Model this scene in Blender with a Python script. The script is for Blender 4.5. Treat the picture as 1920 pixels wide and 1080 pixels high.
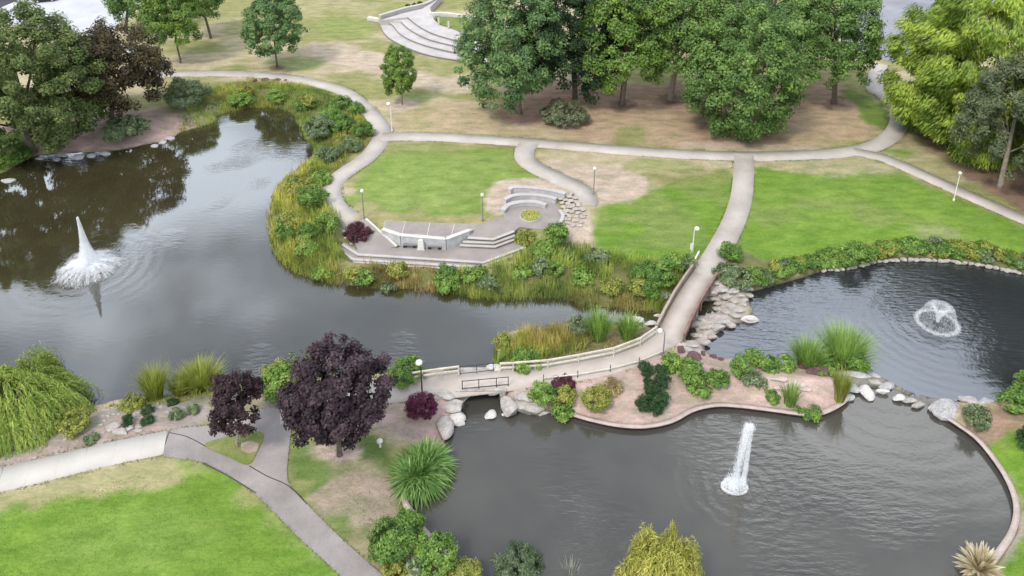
import bpy, math, random
import numpy as np

for o in list(bpy.data.objects):
    bpy.data.objects.remove(o)
S = bpy.context.scene
COL = S.collection

# ------------------------------------------------------------------ camera
H, TH, FPX, CY = 49.8, math.radians(22.0), 1486.0, 123.0   # CY: row of the optical axis (the picture is the lower part of a taller frame)
cam_d = bpy.data.cameras.new('camera')
cam = bpy.data.objects.new('camera', cam_d)
COL.objects.link(cam)
cam.location = (0, 0, H)
cam.rotation_euler = (math.pi / 2 - TH, 0, 0)
cam_d.sensor_width = 36.0
cam_d.lens = 36.0 * FPX / 1920.0
cam_d.shift_y = -(540.0 - CY) / 1920.0
cam_d.clip_start = 0.5
cam_d.clip_end = 9000
S.camera = cam

# ------------------------------------------------------------------ light
SUN_EL, SUN_AZ = math.radians(52), math.radians(215)     # azimuth measured clockwise from +Y
world = bpy.data.worlds.new('World')
S.world = world
world.use_nodes = True
wn, wl = world.node_tree.nodes, world.node_tree.links
wn.clear()
w_out = wn.new('ShaderNodeOutputWorld')
w_bg = wn.new('ShaderNodeBackground')
w_sky = wn.new('ShaderNodeTexSky')
w_sky.sky_type = 'NISHITA'
w_sky.sun_disc = False
w_sky.sun_elevation = SUN_EL
w_sky.sun_rotation = SUN_AZ
w_geo = wn.new('ShaderNodeTexCoord')
w_sep = wn.new('ShaderNodeSeparateXYZ')
wl.new(w_geo.outputs['Generated'], w_sep.inputs[0])
w_zc = wn.new('ShaderNodeMath'); w_zc.operation = 'MAXIMUM'; w_zc.inputs[1].default_value = 0.06
wl.new(w_sep.outputs[2], w_zc.inputs[0])
w_comb = wn.new('ShaderNodeCombineXYZ')
for i in (0, 1):
    dv = wn.new('ShaderNodeMath'); dv.operation = 'DIVIDE'
    wl.new(w_sep.outputs[i], dv.inputs[0]); wl.new(w_zc.outputs[0], dv.inputs[1])
    wl.new(dv.outputs[0], w_comb.inputs[i])
w_comb.inputs[2].default_value = 5.6
w_n = wn.new('ShaderNodeTexNoise')
w_n.inputs['Scale'].default_value = 0.85
w_n.inputs['Detail'].default_value = 6
w_n.inputs['Roughness'].default_value = 0.52
w_n.inputs['Distortion'].default_value = 0.35
wl.new(w_comb.outputs[0], w_n.inputs['Vector'])
w_r = wn.new('ShaderNodeValToRGB')                       # cloud cover: thin blue-grey gaps, grey and white cloud
w_r.color_ramp.elements[0].position = 0.36
w_r.color_ramp.elements[0].color = (2.0, 2.9, 4.6, 1)
w_r.color_ramp.elements[1].position = 0.60
w_r.color_ramp.elements[1].color = (28.0, 29.5, 32.5, 1)
e = w_r.color_ramp.elements.new(0.48); e.color = (9.0, 9.9, 11.8, 1)
wl.new(w_n.outputs['Fac'], w_r.inputs[0])
w_mix = wn.new('ShaderNodeMixRGB')
w_mix.inputs[0].default_value = 0.86
wl.new(w_sky.outputs[0], w_mix.inputs[1])
wl.new(w_r.outputs[0], w_mix.inputs[2])
wl.new(w_mix.outputs[0], w_bg.inputs[0])
w_bg.inputs[1].default_value = 0.067
wl.new(w_bg.outputs[0], w_out.inputs[0])

sun_d = bpy.data.lights.new('sun', 'SUN')
sun_d.energy = 1.5
sun_d.angle = math.radians(10)
sun_d.color = (1.0, 0.93, 0.82)
sun = bpy.data.objects.new('sun', sun_d)
COL.objects.link(sun)
sun.location = (0, 0, 120)
sun.rotation_euler = (math.pi / 2 - SUN_EL, 0, -SUN_AZ + math.pi)

S.view_settings.view_transform = 'Standard'
S.view_settings.look = 'None'
S.view_settings.gamma = 1.0
S.view_settings.use_curve_mapping = False
S.view_settings.exposure = 0.81
S.render.engine = 'CYCLES'
S.cycles.use_denoising = True
S.cycles.max_bounces = 9
S.cycles.diffuse_bounces = 6
S.cycles.glossy_bounces = 3
S.cycles.transparent_max_bounces = 12
S.cycles.caustics_reflective = False
S.cycles.caustics_refractive = False

# ------------------------------------------------------------------ helpers
CT, ST = math.cos(TH), math.sin(TH)
ZW = -1.2                                                 # water level
RNG = np.random.default_rng(7)

def G(px, py, z=0.0):
    """ground point that the photograph shows at this pixel, at height z"""
    u, v = (px - 960) / FPX, (py - CY) / FPX
    d = (u, CT - v * ST, -ST - v * CT)
    t = (z - H) / d[2]
    return np.array([d[0] * t, d[1] * t, z])

def proj(P):
    P = np.asarray(P, float)
    x, y, z = P[..., 0], P[..., 1], P[..., 2] - H
    dep = y * CT - z * ST
    return 960 + FPX * x / dep, CY + FPX * (-y * ST - z * CT) / dep

def ppm(px, py, z=0.0):
    p = G(px, py, z)
    return FPX / (p[1] * CT - (z - H) * ST)

def row_z(py, y):
    """height at ground distance y that falls on picture row py"""
    return H - y * math.tan(TH + math.atan((py - CY) / FPX))

def smooth(pts, closed=False, n=6):
    P = np.asarray(pts, float)
    N = len(P)
    out = []
    for i in range(N if closed else N - 1):
        if closed:
            a, b, c, d = P[(i - 1) % N], P[i], P[(i + 1) % N], P[(i + 2) % N]
        else:
            a, b, c, d = P[max(i - 1, 0)], P[i], P[i + 1], P[min(i + 2, N - 1)]
        for k in range(n):
            t = k / n
            out.append(0.5 * (2 * b + (c - a) * t + (2 * a - 5 * b + 4 * c - d) * t * t + (3 * b - a - 3 * c + d) * t ** 3))
    if not closed:
        out.append(P[-1])
    return np.array(out)

def seg_dist(P, A, B):
    d = B - A
    L = (d * d).sum(1) + 1e-12
    best = np.full(len(P), 1e18)
    for a, dd, l in zip(A, d, L):
        ap = P - a
        t = np.clip((ap @ dd) / l, 0, 1)
        q = ap - t[:, None] * dd
        np.minimum(best, (q * q).sum(1), out=best)
    return np.sqrt(best)

def line_dist(P, line):
    L = np.asarray(line)[:, :2]
    return seg_dist(P, L[:-1], L[1:])

def poly_sdf(P, poly):
    """negative inside; far points get a large positive value"""
    Q = np.asarray(poly)[:, :2]
    out = np.full(len(P), 99.0)
    lo, hi = Q.min(0) - 12, Q.max(0) + 12
    m = ((P > lo) & (P < hi)).all(1)
    if not m.any():
        return out
    p = P[m]
    R = np.roll(Q, -1, 0)
    d = seg_dist(p, Q, R)
    ins = np.zeros(len(p), bool)
    for (x0, y0), (x1, y1) in zip(Q, R):
        if y0 == y1:
            continue
        c = (y0 > p[:, 1]) != (y1 > p[:, 1])
        ins ^= c & (p[:, 0] < (x1 - x0) * (p[:, 1] - y0) / (y1 - y0) + x0)
    out[m] = np.where(ins, -d, d)
    return out

def sstep(a, b, x):
    t = np.clip((x - a) / (b - a), 0, 1)
    return t * t * (3 - 2 * t)

_LAT = np.random.default_rng(99).random((256, 256))
def vnoise(x, y):
    xi, yi = np.floor(x).astype(int), np.floor(y).astype(int)
    fx, fy = x - xi, y - yi
    fx, fy = fx * fx * (3 - 2 * fx), fy * fy * (3 - 2 * fy)
    L = lambda a, b: _LAT[a & 255, b & 255]
    return (L(xi, yi) * (1 - fx) + L(xi + 1, yi) * fx) * (1 - fy) + (L(xi, yi + 1) * (1 - fx) + L(xi + 1, yi + 1) * fx) * fy
def fbm(x, y, o=4):
    s, a, t = 0, 1, 0
    for i in range(o):
        s = s + a * vnoise(x * 2 ** i + 17.3 * i, y * 2 ** i - 9.1 * i); t += a; a *= 0.55
    return s / t

def mesh_np(name, V, F, mat=None, parent=None, smooth_=False, col=None, loc=None):
    V = np.asarray(V, np.float32)
    me = bpy.data.meshes.new(name)
    Fs = F if isinstance(F, list) else [F]
    Fs = [np.asarray(f, np.int32) for f in Fs if len(f)]
    me.vertices.add(len(V)); me.vertices.foreach_set('co', V.ravel())
    nl = sum(f.size for f in Fs); nf = sum(len(f) for f in Fs)
    me.loops.add(nl); me.polygons.add(nf)
    me.loops.foreach_set('vertex_index', np.concatenate([f.ravel() for f in Fs]))
    tot = np.concatenate([np.full(len(f), f.shape[1], np.int32) for f in Fs])
    start = np.concatenate([[0], np.cumsum(tot)[:-1]]).astype(np.int32)
    me.polygons.foreach_set('loop_start', start)
    if smooth_:
        me.polygons.foreach_set('use_smooth', np.ones(nf, bool))
    me.update(calc_edges=True)
    if col is not None:
        at = me.color_attributes.new('tint', 'FLOAT_COLOR', 'POINT')
        c = np.ones((len(V), 4), np.float32); c[:, :3] = col
        at.data.foreach_set('color', c.ravel())
    if mat: me.materials.append(mat)
    o = bpy.data.objects.new(name, me)
    COL.objects.link(o)
    if parent: o.parent = parent
    if loc is not None: o.location = loc
    return o

def poly_mesh(name, verts, faces, mat, parent=None, smooth_=False):
    me = bpy.data.meshes.new(name)
    me.from_pydata([tuple(map(float, v)) for v in verts], [], faces)
    if smooth_:
        me.polygons.foreach_set('use_smooth', np.ones(len(me.polygons), bool))
    me.update()
    if mat: me.materials.append(mat)
    o = bpy.data.objects.new(name, me); COL.objects.link(o)
    if parent: o.parent = parent
    return o

def tag(o, label=None, cat=None, group=None, kind=None):
    if label: o['label'] = label
    if cat: o['category'] = cat
    if group: o['group'] = group
    if kind: o['kind'] = kind
    return o

def thing(name, loc, label, cat, group=None, rz=0):
    o = bpy.data.objects.new(name, None); COL.objects.link(o)
    o.empty_display_size = 0.3
    o.location = tuple(map(float, loc)); o.rotation_euler = (0, 0, rz)
    return tag(o, label, cat, group)

def copy_tree(o, parent=None):
    c = o.copy(); COL.objects.link(c); c.parent = parent
    for ch in list(o.children):
        copy_tree(ch, c)
    return c

def prism(poly, z0, z1, name, mat, parent=None, bev=0.0):
    """upright solid over a plan outline; z1 may be one number or one per corner"""
    P = np.asarray(poly)[:, :2]
    n = len(P)
    a = sum(P[i][0] * P[(i + 1) % n][1] - P[(i + 1) % n][0] * P[i][1] for i in range(n))
    zt = np.full(n, z1) if np.isscalar(z1) else np.asarray(z1, float)
    if a < 0: P = P[::-1]; zt = zt[::-1]
    V = [(*p, z0) for p in P] + [(*p, z) for p, z in zip(P, zt)]
    F = [list(range(n, 2 * n)), list(range(n - 1, -1, -1))]
    F += [[i, (i + 1) % n, n + (i + 1) % n, n + i] for i in range(n)]
    o = poly_mesh(name, V, F, mat, parent)
    if bev:
        m = o.modifiers.new('edge', 'BEVEL'); m.width = bev; m.segments = 1; m.limit_method = 'ANGLE'
    return o

def tube(pts, radii, n=7, cap=True):
    P = np.asarray(pts, float); m = len(P)
    r = np.full(m, radii) if np.isscalar(radii) else np.asarray(radii, float)
    V, F = [], []
    for i in range(m):
        t = P[min(i + 1, m - 1)] - P[max(i - 1, 0)]; t = t / (np.linalg.norm(t) + 1e-9)
        a = np.cross(t, (0, 0, 1) if abs(t[2]) < .9 else (1, 0, 0)); a /= np.linalg.norm(a)
        b = np.cross(t, a)
        for k in range(n):
            w = 2 * math.pi * k / n
            V.append(P[i] + r[i] * (math.cos(w) * a + math.sin(w) * b))
    for i in range(m - 1):
        for k in range(n):
            F.append([i * n + k, (i + 1) * n + k, (i + 1) * n + (k + 1) % n, i * n + (k + 1) % n])
    if cap:
        F.append([k for k in range(n)]); F.append([(m - 1) * n + k for k in range(n - 1, -1, -1)])
    return V, F

def boxbar(A, B, w, h, up=(0, 0, 1)):
    """square bar from A to B, w across and h high"""
    A, B = np.asarray(A, float), np.asarray(B, float)
    t = B - A; t /= np.linalg.norm(t)
    s = np.cross(t, up)
    if np.linalg.norm(s) < 1e-4: s = np.array([1., 0, 0])
    s /= np.linalg.norm(s); u = np.cross(s, t)
    V = []
    for p in (A, B):
        for a, b in ((-1, -1), (1, -1), (1, 1), (-1, 1)):
            V.append(p + s * a * w / 2 + u * b * h / 2)
    F = [[0, 1, 2, 3], [7, 6, 5, 4], [0, 4, 5, 1], [1, 5, 6, 2], [2, 6, 7, 3], [3, 7, 4, 0]]
    return V, F

def lathe(prof, n=14, c=(0, 0, 0)):
    V, F = [], []
    for r, z in prof:
        for k in range(n):
            w = 2 * math.pi * k / n
            V.append((c[0] + r * math.cos(w), c[1] + r * math.sin(w), c[2] + z))
    for i in range(len(prof) - 1):
        for k in range(n):
            F.append([i * n + k, i * n + (k + 1) % n, (i + 1) * n + (k + 1) % n, (i + 1) * n + k])
    F.append(list(range(n - 1, -1, -1))); F.append([(len(prof) - 1) * n + k for k in range(n)])
    return V, F

# ------------------------------------------------------------------ materials
def new_mat(name):
    m = bpy.data.materials.new(name); m.use_nodes = True
    nt = m.node_tree; nt.nodes.clear()
    out = nt.nodes.new('ShaderNodeOutputMaterial')
    return m, nt.nodes, nt.links, out

def noise_node(N, L, scale, detail=4, rough=.55, vec=None):
    t = N.new('ShaderNodeTexNoise')
    t.inputs['Scale'].default_value = scale; t.inputs['Detail'].default_value = detail; t.inputs['Roughness'].default_value = rough
    if vec is not None: L.new(vec, t.inputs['Vector'])
    return t

def ramp(N, L, fac, stops):
    r = N.new('ShaderNodeValToRGB')
    r.color_ramp.elements[0].position = stops[0][0]; r.color_ramp.elements[0].color = (*stops[0][1], 1)
    r.color_ramp.elements[1].position = stops[-1][0]; r.color_ramp.elements[1].color = (*stops[-1][1], 1)
    for p, c in stops[1:-1]:
        e = r.color_ramp.elements.new(p); e.color = (*c, 1)
    L.new(fac, r.inputs[0]); return r

def mixc(N, L, mode, fac, a, b):
    m = N.new('ShaderNodeMixRGB'); m.blend_type = mode
    for i, x in ((0, fac), (1, a), (2, b)):
        if hasattr(x, 'links'): L.new(x, m.inputs[i])
        elif isinstance(x, tuple): m.inputs[i].default_value = (*x, 1)
        else: m.inputs[i].default_value = x
    return m.outputs[0]

def surf_mat(name, c1, c2, scale=1.5, rough=.85, fine=22, bump=.25, bscale=None, dist=.03, lo=.32, hi=.68, objspace=False, spec=.25, fine_amt=.35):
    """mottled solid: two tones in broad patches, fine grain and a little relief"""
    m, N, L, out = new_mat(name)
    if objspace:
        vec = N.new('ShaderNodeTexCoord').outputs['Object']
    else:
        vec = N.new('ShaderNodeNewGeometry').outputs['Position']
    n1 = noise_node(N, L, scale, 5, .6, vec)
    n2 = noise_node(N, L, fine, 3, .6, vec)
    r = ramp(N, L, n1.outputs['Fac'], [(lo, c1), (hi, c2)])
    g = ramp(N, L, n2.outputs['Fac'], [(.25, (1 - fine_amt,) * 3), (.75, (1 + fine_amt,) * 3)])
    c = mixc(N, L, 'MULTIPLY', 1.0, r.outputs[0], g.outputs[0])
    p = N.new('ShaderNodeBsdfPrincipled')
    L.new(c, p.inputs['Base Color'])
    p.inputs['Roughness'].default_value = rough
    p.inputs['Specular IOR Level'].default_value = spec
    if bump:
        nb = noise_node(N, L, bscale or fine, 4, .6, vec)
        b = N.new('ShaderNodeBump'); b.inputs['Strength'].default_value = bump; b.inputs['Distance'].default_value = dist
        L.new(nb.outputs['Fac'], b.inputs['Height']); L.new(b.outputs[0], p.inputs['Normal'])
    L.new(p.outputs[0], out.inputs[0])
    return m

def leaf_mat(name, transl=.25, rough=.6):
    m, N, L, out = new_mat(name)
    at = N.new('ShaderNodeVertexColor'); at.layer_name = 'tint'
    p = N.new('ShaderNodeBsdfPrincipled'); p.inputs['Roughness'].default_value = rough
    p.inputs['Specular IOR Level'].default_value = .25
    L.new(at.outputs[0], p.inputs['Base Color'])
    t = N.new('ShaderNodeBsdfTranslucent')
    tc = mixc(N, L, 'MULTIPLY', 1.0, at.outputs[0], (1.1, 1.15, .7))
    L.new(tc, t.inputs[0])
    mx = N.new('ShaderNodeMixShader'); mx.inputs[0].default_value = transl
    L.new(p.outputs[0], mx.inputs[1]); L.new(t.outputs[0], mx.inputs[2]); L.new(mx.outputs[0], out.inputs[0])
    return m

M = {}
M['leaf'] = leaf_mat('leaf', .34)
M['blade'] = leaf_mat('blade', .34, .55)
M['bark'] = surf_mat('bark', (.10, .075, .055), (.20, .165, .13), 3, .9, 14, .6, None, .05)
M['pale_bark'] = surf_mat('pale_bark', (.24, .20, .16), (.38, .33, .27), 3, .9, 14, .5, None, .04)
M['concrete'] = surf_mat('concrete', (.345, .305, .265), (.48, .435, .39), .22, .85, 12, .15, None, .01, fine_amt=.13)
M['new_concrete'] = surf_mat('new_concrete', (.42, .39, .345), (.51, .475, .425), .3, .85, 24, .12, None, .01, fine_amt=.08)
M['asphalt_path'] = surf_mat('asphalt_path', (.20, .178, .165), (.31, .28, .26), .3, .9, 14, .2, None, .01, fine_amt=.15)
M['deck'] = surf_mat('deck_concrete', (.385, .335, .29), (.48, .42, .37), .5, .85, 26, .15, None, .01, fine_amt=.10)
M['road'] = surf_mat('road', (.40, .40, .415), (.50, .50, .515), .12, .9, 18, .15, None, .01, fine_amt=.08)
M['asphalt'] = surf_mat('asphalt', (.20, .20, .215), (.28, .28, .30), .15, .9, 18, .2, None, .01, fine_amt=.1)
M['dark_asphalt'] = surf_mat('dark_asphalt', (.035, .035, .038), (.06, .06, .065), .2, .9, 18, .2)
M['plaza'] = surf_mat('plaza_paving', (.235, .205, .188), (.315, .278, .255), .5, .85, 30, .1, None, .01, fine_amt=.1)
M['granite'] = surf_mat('granite', (.36, .36, .365), (.50, .50, .50), 1.6, .6, 40, .1, None, .01, fine_amt=.2)
M['white_stone'] = surf_mat('white_stone', (.50, .47, .43), (.62, .59, .55), 1.2, .7, 30, .1, None, .01, fine_amt=.1)
M['tier'] = surf_mat('tier_concrete', (.38, .35, .33), (.48, .45, .43), .5, .85, 24, .1, None, .01, fine_amt=.08)
M['kerb'] = surf_mat('kerb_concrete', (.34, .275, .235), (.47, .39, .34), 1.4, .9, 18, .3, None, .02, fine_amt=.25)
M['rock'] = surf_mat('rock', (.25, .225, .20), (.44, .405, .365), 1.3, .85, 9, .6, 5, .06, objspace=True)
M['white_rock'] = surf_mat('white_rock', (.44, .415, .385), (.60, .57, .535), 1.3, .8, 9, .5, 5, .05, objspace=True)
M['grey_rock'] = surf_mat('grey_rock', (.26, .25, .245), (.44, .43, .42), 1.1, .85, 9, .6, 5, .06, objspace=True)
M['pink_rock'] = surf_mat('pink_rock', (.38, .29, .25), (.54, .45, .40), 2.5, .85, 9, .5, 5, .05, objspace=True)
M['red_rock'] = surf_mat('red_rock', (.075, .04, .04), (.17, .10, .095), 1.6, .85, 9, .6, 5, .06, objspace=True)
M['wood'] = surf_mat('weathered_wood', (.44, .39, .31), (.60, .55, .46), 1.6, .8, 18, .3, None, .01)
M['brown_wood'] = surf_mat('brown_wood', (.15, .095, .075), (.27, .185, .15), 1.6, .8, 16, .3, None, .01)
M['tan_wood'] = surf_mat('tan_wood', (.27, .21, .17), (.38, .31, .26), 1.6, .8, 16, .3, None, .01)
M['iron'] = surf_mat('dark_iron', (.025, .025, .027), (.05, .048, .047), 3, .5, 30, 0)
M['grey_metal'] = surf_mat('grey_metal', (.16, .155, .15), (.22, .215, .21), 3, .5, 30, 0)
M['pale_paint'] = surf_mat('pale_paint', (.62, .60, .54), (.72, .70, .64), 3, .45, 30, 0)
M['white_lamp'] = surf_mat('lamp_cover', (.60, .59, .52), (.70, .69, .62), 2, .35, 30, 0, fine_amt=.04)
M['dark_plastic'] = surf_mat('dark_seat', (.03, .03, .032), (.055, .055, .06), 3, .5, 30, 0)
M['car_paint'] = surf_mat('dark_car_paint', (.012, .012, .014), (.02, .02, .024), 1, .2, 30, 0, spec=.5)
M['car_glass'] = surf_mat('car_glass', (.02, .025, .03), (.035, .04, .045), 1, .06, 30, 0, spec=.6)
M['rubber'] = surf_mat('rubber', (.012, .012, .012), (.025, .025, .025), 4, .9, 30, 0)

def ground_mat():
    m, N, L, out = new_mat('ground')
    at = N.new('ShaderNodeVertexColor'); at.layer_name = 'tint'
    pos = N.new('ShaderNodeNewGeometry').outputs['Position']
    mp = N.new('ShaderNodeMapping'); L.new(pos, mp.inputs[0]); mp.inputs['Scale'].default_value = (.7, 1.5, 1)
    n1 = noise_node(N, L, .55, 6, .62, mp.outputs[0])
    n2 = noise_node(N, L, 3.2, 4, .65, mp.outputs[0])
    n3 = noise_node(N, L, 14, 3, .7, pos)
    c = at.outputs[0]
    for n, lo, hi in ((n1, (.66, .74, .62), (1.36, 1.24, 1.36)), (n2, (.80, .84, .78), (1.2, 1.15, 1.22)), (n3, (.78, .8, .78), (1.22, 1.2, 1.22))):
        r = ramp(N, L, n.outputs['Fac'], [(.28, lo), (.72, hi)])
        c = mixc(N, L, 'MULTIPLY', 1.0, c, r.outputs[0])
    p = N.new('ShaderNodeBsdfPrincipled'); p.inputs['Roughness'].default_value = .95
    p.inputs['Specular IOR Level'].default_value = .1
    L.new(c, p.inputs['Base Color'])
    nb = noise_node(N, L, 7, 5, .75, pos)
    b = N.new('ShaderNodeBump'); b.inputs['Strength'].default_value = .55; b.inputs['Distance'].default_value = .09
    L.new(nb.outputs['Fac'], b.inputs['Height']); L.new(b.outputs[0], p.inputs['Normal'])
    L.new(p.outputs[0], out.inputs[0])
    return m
M['ground'] = ground_mat()

def water_mat(name, murk, rings=(), patch=(.5, .7), strength=.12, ior=1.45, tint=(.90, .95, 1)):
    m, N, L, out = new_mat(name)
    pos = N.new('ShaderNodeNewGeometry').outputs['Position']
    def vmath(op, a, b=None):
        v = N.new('ShaderNodeMath'); v.operation = op
        for i, x in enumerate((a, b)):
            if x is None: continue
            if hasattr(x, 'links'): L.new(x, v.inputs[i])
            else: v.inputs[i].default_value = x
        return v.outputs[0]
    mp = N.new('ShaderNodeMapping'); L.new(pos, mp.inputs[0]); mp.inputs['Rotation'].default_value = (0, 0, .75); mp.inputs['Scale'].default_value = (.55, 1.9, 1)
    nA = noise_node(N, L, 1.5, 3, .55, mp.outputs[0])
    nP = noise_node(N, L, .07, 2, .5, pos)                    # where the breeze ruffles the surface
    pm = ramp(N, L, nP.outputs['Fac'], [(patch[0], (.05,) * 3), (patch[1], (1,) * 3)])
    hgt = vmath('MULTIPLY', nA.outputs['Fac'], pm.outputs[0])
    for (cx, cy, freq, amp, reach) in rings:
        sub = N.new('ShaderNodeVectorMath'); sub.operation = 'SUBTRACT'; L.new(pos, sub.inputs[0]); sub.inputs[1].default_value = (cx, cy, ZW)
        ln = N.new('ShaderNodeVectorMath'); ln.operation = 'LENGTH'; L.new(sub.outputs[0], ln.inputs[0])
        wob = noise_node(N, L, .9, 2, .5, pos)
        d = vmath('ADD', ln.outputs['Value'], vmath('MULTIPLY', wob.outputs['Fac'], 1.1))
        s = vmath('SINE', vmath('MULTIPLY', d, freq))
        fall = vmath('MAXIMUM', vmath('SUBTRACT', 1.0, vmath('DIVIDE', ln.outputs['Value'], reach)), 0.0)
        hgt = vmath('ADD', hgt, vmath('MULTIPLY', vmath('MULTIPLY', s, fall), amp))
        chop = noise_node(N, L, 3.2, 3, .6, pos)             # broken water round the jet
        hgt = vmath('ADD', hgt, vmath('MULTIPLY', vmath('MULTIPLY', chop.outputs['Fac'], vmath('MULTIPLY', fall, fall)), amp * 6))
    b = N.new('ShaderNodeBump'); b.inputs['Strength'].default_value = strength; b.inputs['Distance'].default_value = .35
    L.new(hgt, b.inputs['Height'])
    nm = noise_node(N, L, .16, 3, .5, pos)
    rm = ramp(N, L, nm.outputs['Fac'], [(.3, tuple(x * .8 for x in murk)), (.7, tuple(x * 1.2 for x in murk))])
    dif = N.new('ShaderNodeBsdfDiffuse'); L.new(rm.outputs[0], dif.inputs[0])
    gl = N.new('ShaderNodeBsdfGlossy'); gl.inputs['Roughness'].default_value = .03
    gl.inputs[0].default_value = (*tint, 1)
    L.new(b.outputs[0], gl.inputs['Normal'])
    fr = N.new('ShaderNodeFresnel'); fr.inputs['IOR'].default_value = ior; L.new(b.outputs[0], fr.inputs['Normal'])
    mx = N.new('ShaderNodeMixShader'); L.new(fr.outputs[0], mx.inputs[0])
    L.new(dif.outputs[0], mx.inputs[1]); L.new(gl.outputs[0], mx.inputs[2]); L.new(mx.outputs[0], out.inputs[0])
    return m

def spray_mat():
    m, N, L, out = new_mat('white_spray')
    d = N.new('ShaderNodeBsdfDiffuse'); d.inputs[0].default_value = (.97, .975, .98, 1)
    t = N.new('ShaderNodeBsdfTranslucent'); t.inputs[0].default_value = (.97, .975, .98, 1)
    a = N.new('ShaderNodeMixShader'); a.inputs[0].default_value = .5
    L.new(d.outputs[0], a.inputs[1]); L.new(t.outputs[0], a.inputs[2])
    tr = N.new('ShaderNodeBsdfTransparent')
    mx = N.new('ShaderNodeMixShader'); mx.inputs[0].default_value = .40
    L.new(tr.outputs[0], mx.inputs[1]); L.new(a.outputs[0], mx.inputs[2]); L.new(mx.outputs[0], out.inputs[0])
    return m
M['spray'] = spray_mat()

# ------------------------------------------------------------------ layout of ponds and paths
def gpoly(px, z=0.0):
    return np.array([G(a, b, z)[:2] for a, b in px])

POND1 = smooth(gpoly([(-500, 380), (-200, 350), (-60, 335), (0, 326), (35, 308), (65, 294), (140, 287), (215, 283), (270, 272), (318, 262), (338, 249),
    (368, 240), (400, 230), (408, 216), (435, 208), (480, 202), (520, 203), (548, 214), (563, 235), (572, 262), (590, 282), (572, 302),
    (545, 325), (515, 352), (507, 380), (506, 420), (513, 462), (530, 490), (560, 510), (600, 522), (640, 533), (700, 541), (770, 542),
    (840, 548), (900, 558), (960, 560), (1025, 558), (1065, 562), (1095, 575), (1150, 577), (1205, 583), (1270, 588), (1303, 568), (1338, 566), (1346, 576), (1336, 588), (1306, 592), (1297, 606), (1303, 620), (1308, 632), (1276, 642), (1258, 624), (1215, 618),
    (1180, 608), (1115, 600), (1050, 608), (990, 614), (943, 626), (927, 650), (926, 678), (912, 692), (900, 720), (868, 722), (862, 702),
    (800, 694), (730, 700), (600, 702), (520, 706), (430, 716), (330, 737), (240, 744), (190, 756), (140, 770), (60, 800), (-80, 830),
    (-300, 880), (-700, 800)], ZW), True, 5)
POND2 = smooth(gpoly([(1410, 548), (1440, 539), (1500, 522), (1545, 508), (1600, 503), (1640, 491), (1700, 487), (1780, 490), (1850, 500),
    (1920, 515), (2050, 545), (2200, 610), (2150, 720), (2000, 742), (1920, 742), (1870, 750), (1800, 752), (1745, 745), (1700, 732),
    (1650, 706), (1600, 696), (1550, 692), (1480, 682), (1420, 676), (1370, 672), (1340, 668), (1322, 656), (1326, 642), (1346, 624), (1370, 609), (1402, 602), (1412, 585), (1404, 566)], ZW), True, 5)
POND3 = smooth(gpoly([(880, 735), (925, 735), (940, 758), (965, 772), (1000, 778), (1045, 776), (1075, 786), (1110, 796), (1160, 806), (1210, 808), (1260, 798),
    (1300, 777), (1340, 768), (1380, 769), (1440, 776), (1500, 784), (1540, 783), (1575, 767), (1592, 752), (1612, 734), (1650, 728), (1690, 739),
    (1732, 756), (1752, 778), (1790, 802), (1830, 832), (1868, 880), (1890, 920), (1900, 960), (1892, 1000), (1872, 1032), (1845, 1065),
    (1790, 1120), (1600, 1200), (1250, 1230), (1000, 1160), (900, 1095), (860, 1062), (830, 1032), (800, 1002), (783, 975), (765, 950), (763, 925), (785, 900),
    (825, 880), (838, 845), (838, 806), (852, 795), (868, 770)], ZW), True, 5)

def strip_edges(line, w):
    L = np.asarray(line)[:, :2]
    t = np.gradient(L, axis=0); t /= np.linalg.norm(t, axis=1)[:, None]
    n = np.stack([-t[:, 1], t[:, 0]], 1)
    w = np.broadcast_to(np.asarray(w, float), (len(L),))[:, None]
    return L + n * w / 2, L - n * w / 2

PATHS = {}
def defpath(key, px, w, n=8):
    PATHS[key] = (smooth(gpoly(px), False, n), w)
defpath('pond_path', [(240, 139), (300, 139), (420, 138), (500, 142), (560, 150), (612, 161), (648, 174), (678, 196), (702, 220), (718, 246), (708, 272), (686, 297), (655, 318), (630, 338), (620, 360), (628, 385), (648, 403), (675, 418)], 2.5)
defpath('cross_path', [(716, 257), (780, 256), (860, 259), (940, 264), (1000, 268), (1100, 276), (1200, 284), (1300, 290), (1400, 293), (1500, 291), (1570, 287), (1630, 277), (1665, 260), (1683, 238), (1686, 215), (1676, 195), (1655, 178), (1640, 165), (1650, 120)], 2.5)
defpath('terrace_path', [(994, 268), (984, 282), (986, 300), (1010, 318), (1045, 334), (1080, 350), (1098, 368), (1096, 385)], 2.6)
defpath('bridge_path', [(1395, 290), (1394, 330), (1390, 370), (1376, 415), (1353, 460), (1334, 492), (1320, 516)], 2.5)
defpath('east_path', [(1600, 284), (1660, 298), (1740, 333), (1830, 373), (1930, 416), (2040, 465)], 2.2)
defpath('island_path', [(525, 772), (600, 757), (680, 740), (760, 730), (830, 724), (900, 716), (980, 706), (1060, 696), (1140, 680), (1200, 658), (1232, 640), (1256, 624)], 2.7)
LIGHT = smooth(gpoly([(-160, 945), (-60, 918), (0, 900), (80, 882), (160, 862), (240, 844), (310, 830)]), False, 8)
ASPH = smooth(gpoly([(318, 808), (400, 797), (470, 774), (520, 764), (562, 768), (548, 800), (541, 850), (541, 905), (575, 945), (640, 1010), (730, 1090), (790, 1140), (700, 1150), (640, 1082), (560, 1008), (470, 920), (380, 868), (302, 853)]), True, 4)
TRI = smooth(gpoly([(384, 836), (420, 822), (470, 810), (494, 816), (484, 845), (466, 872), (430, 858)]), True, 4)
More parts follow.
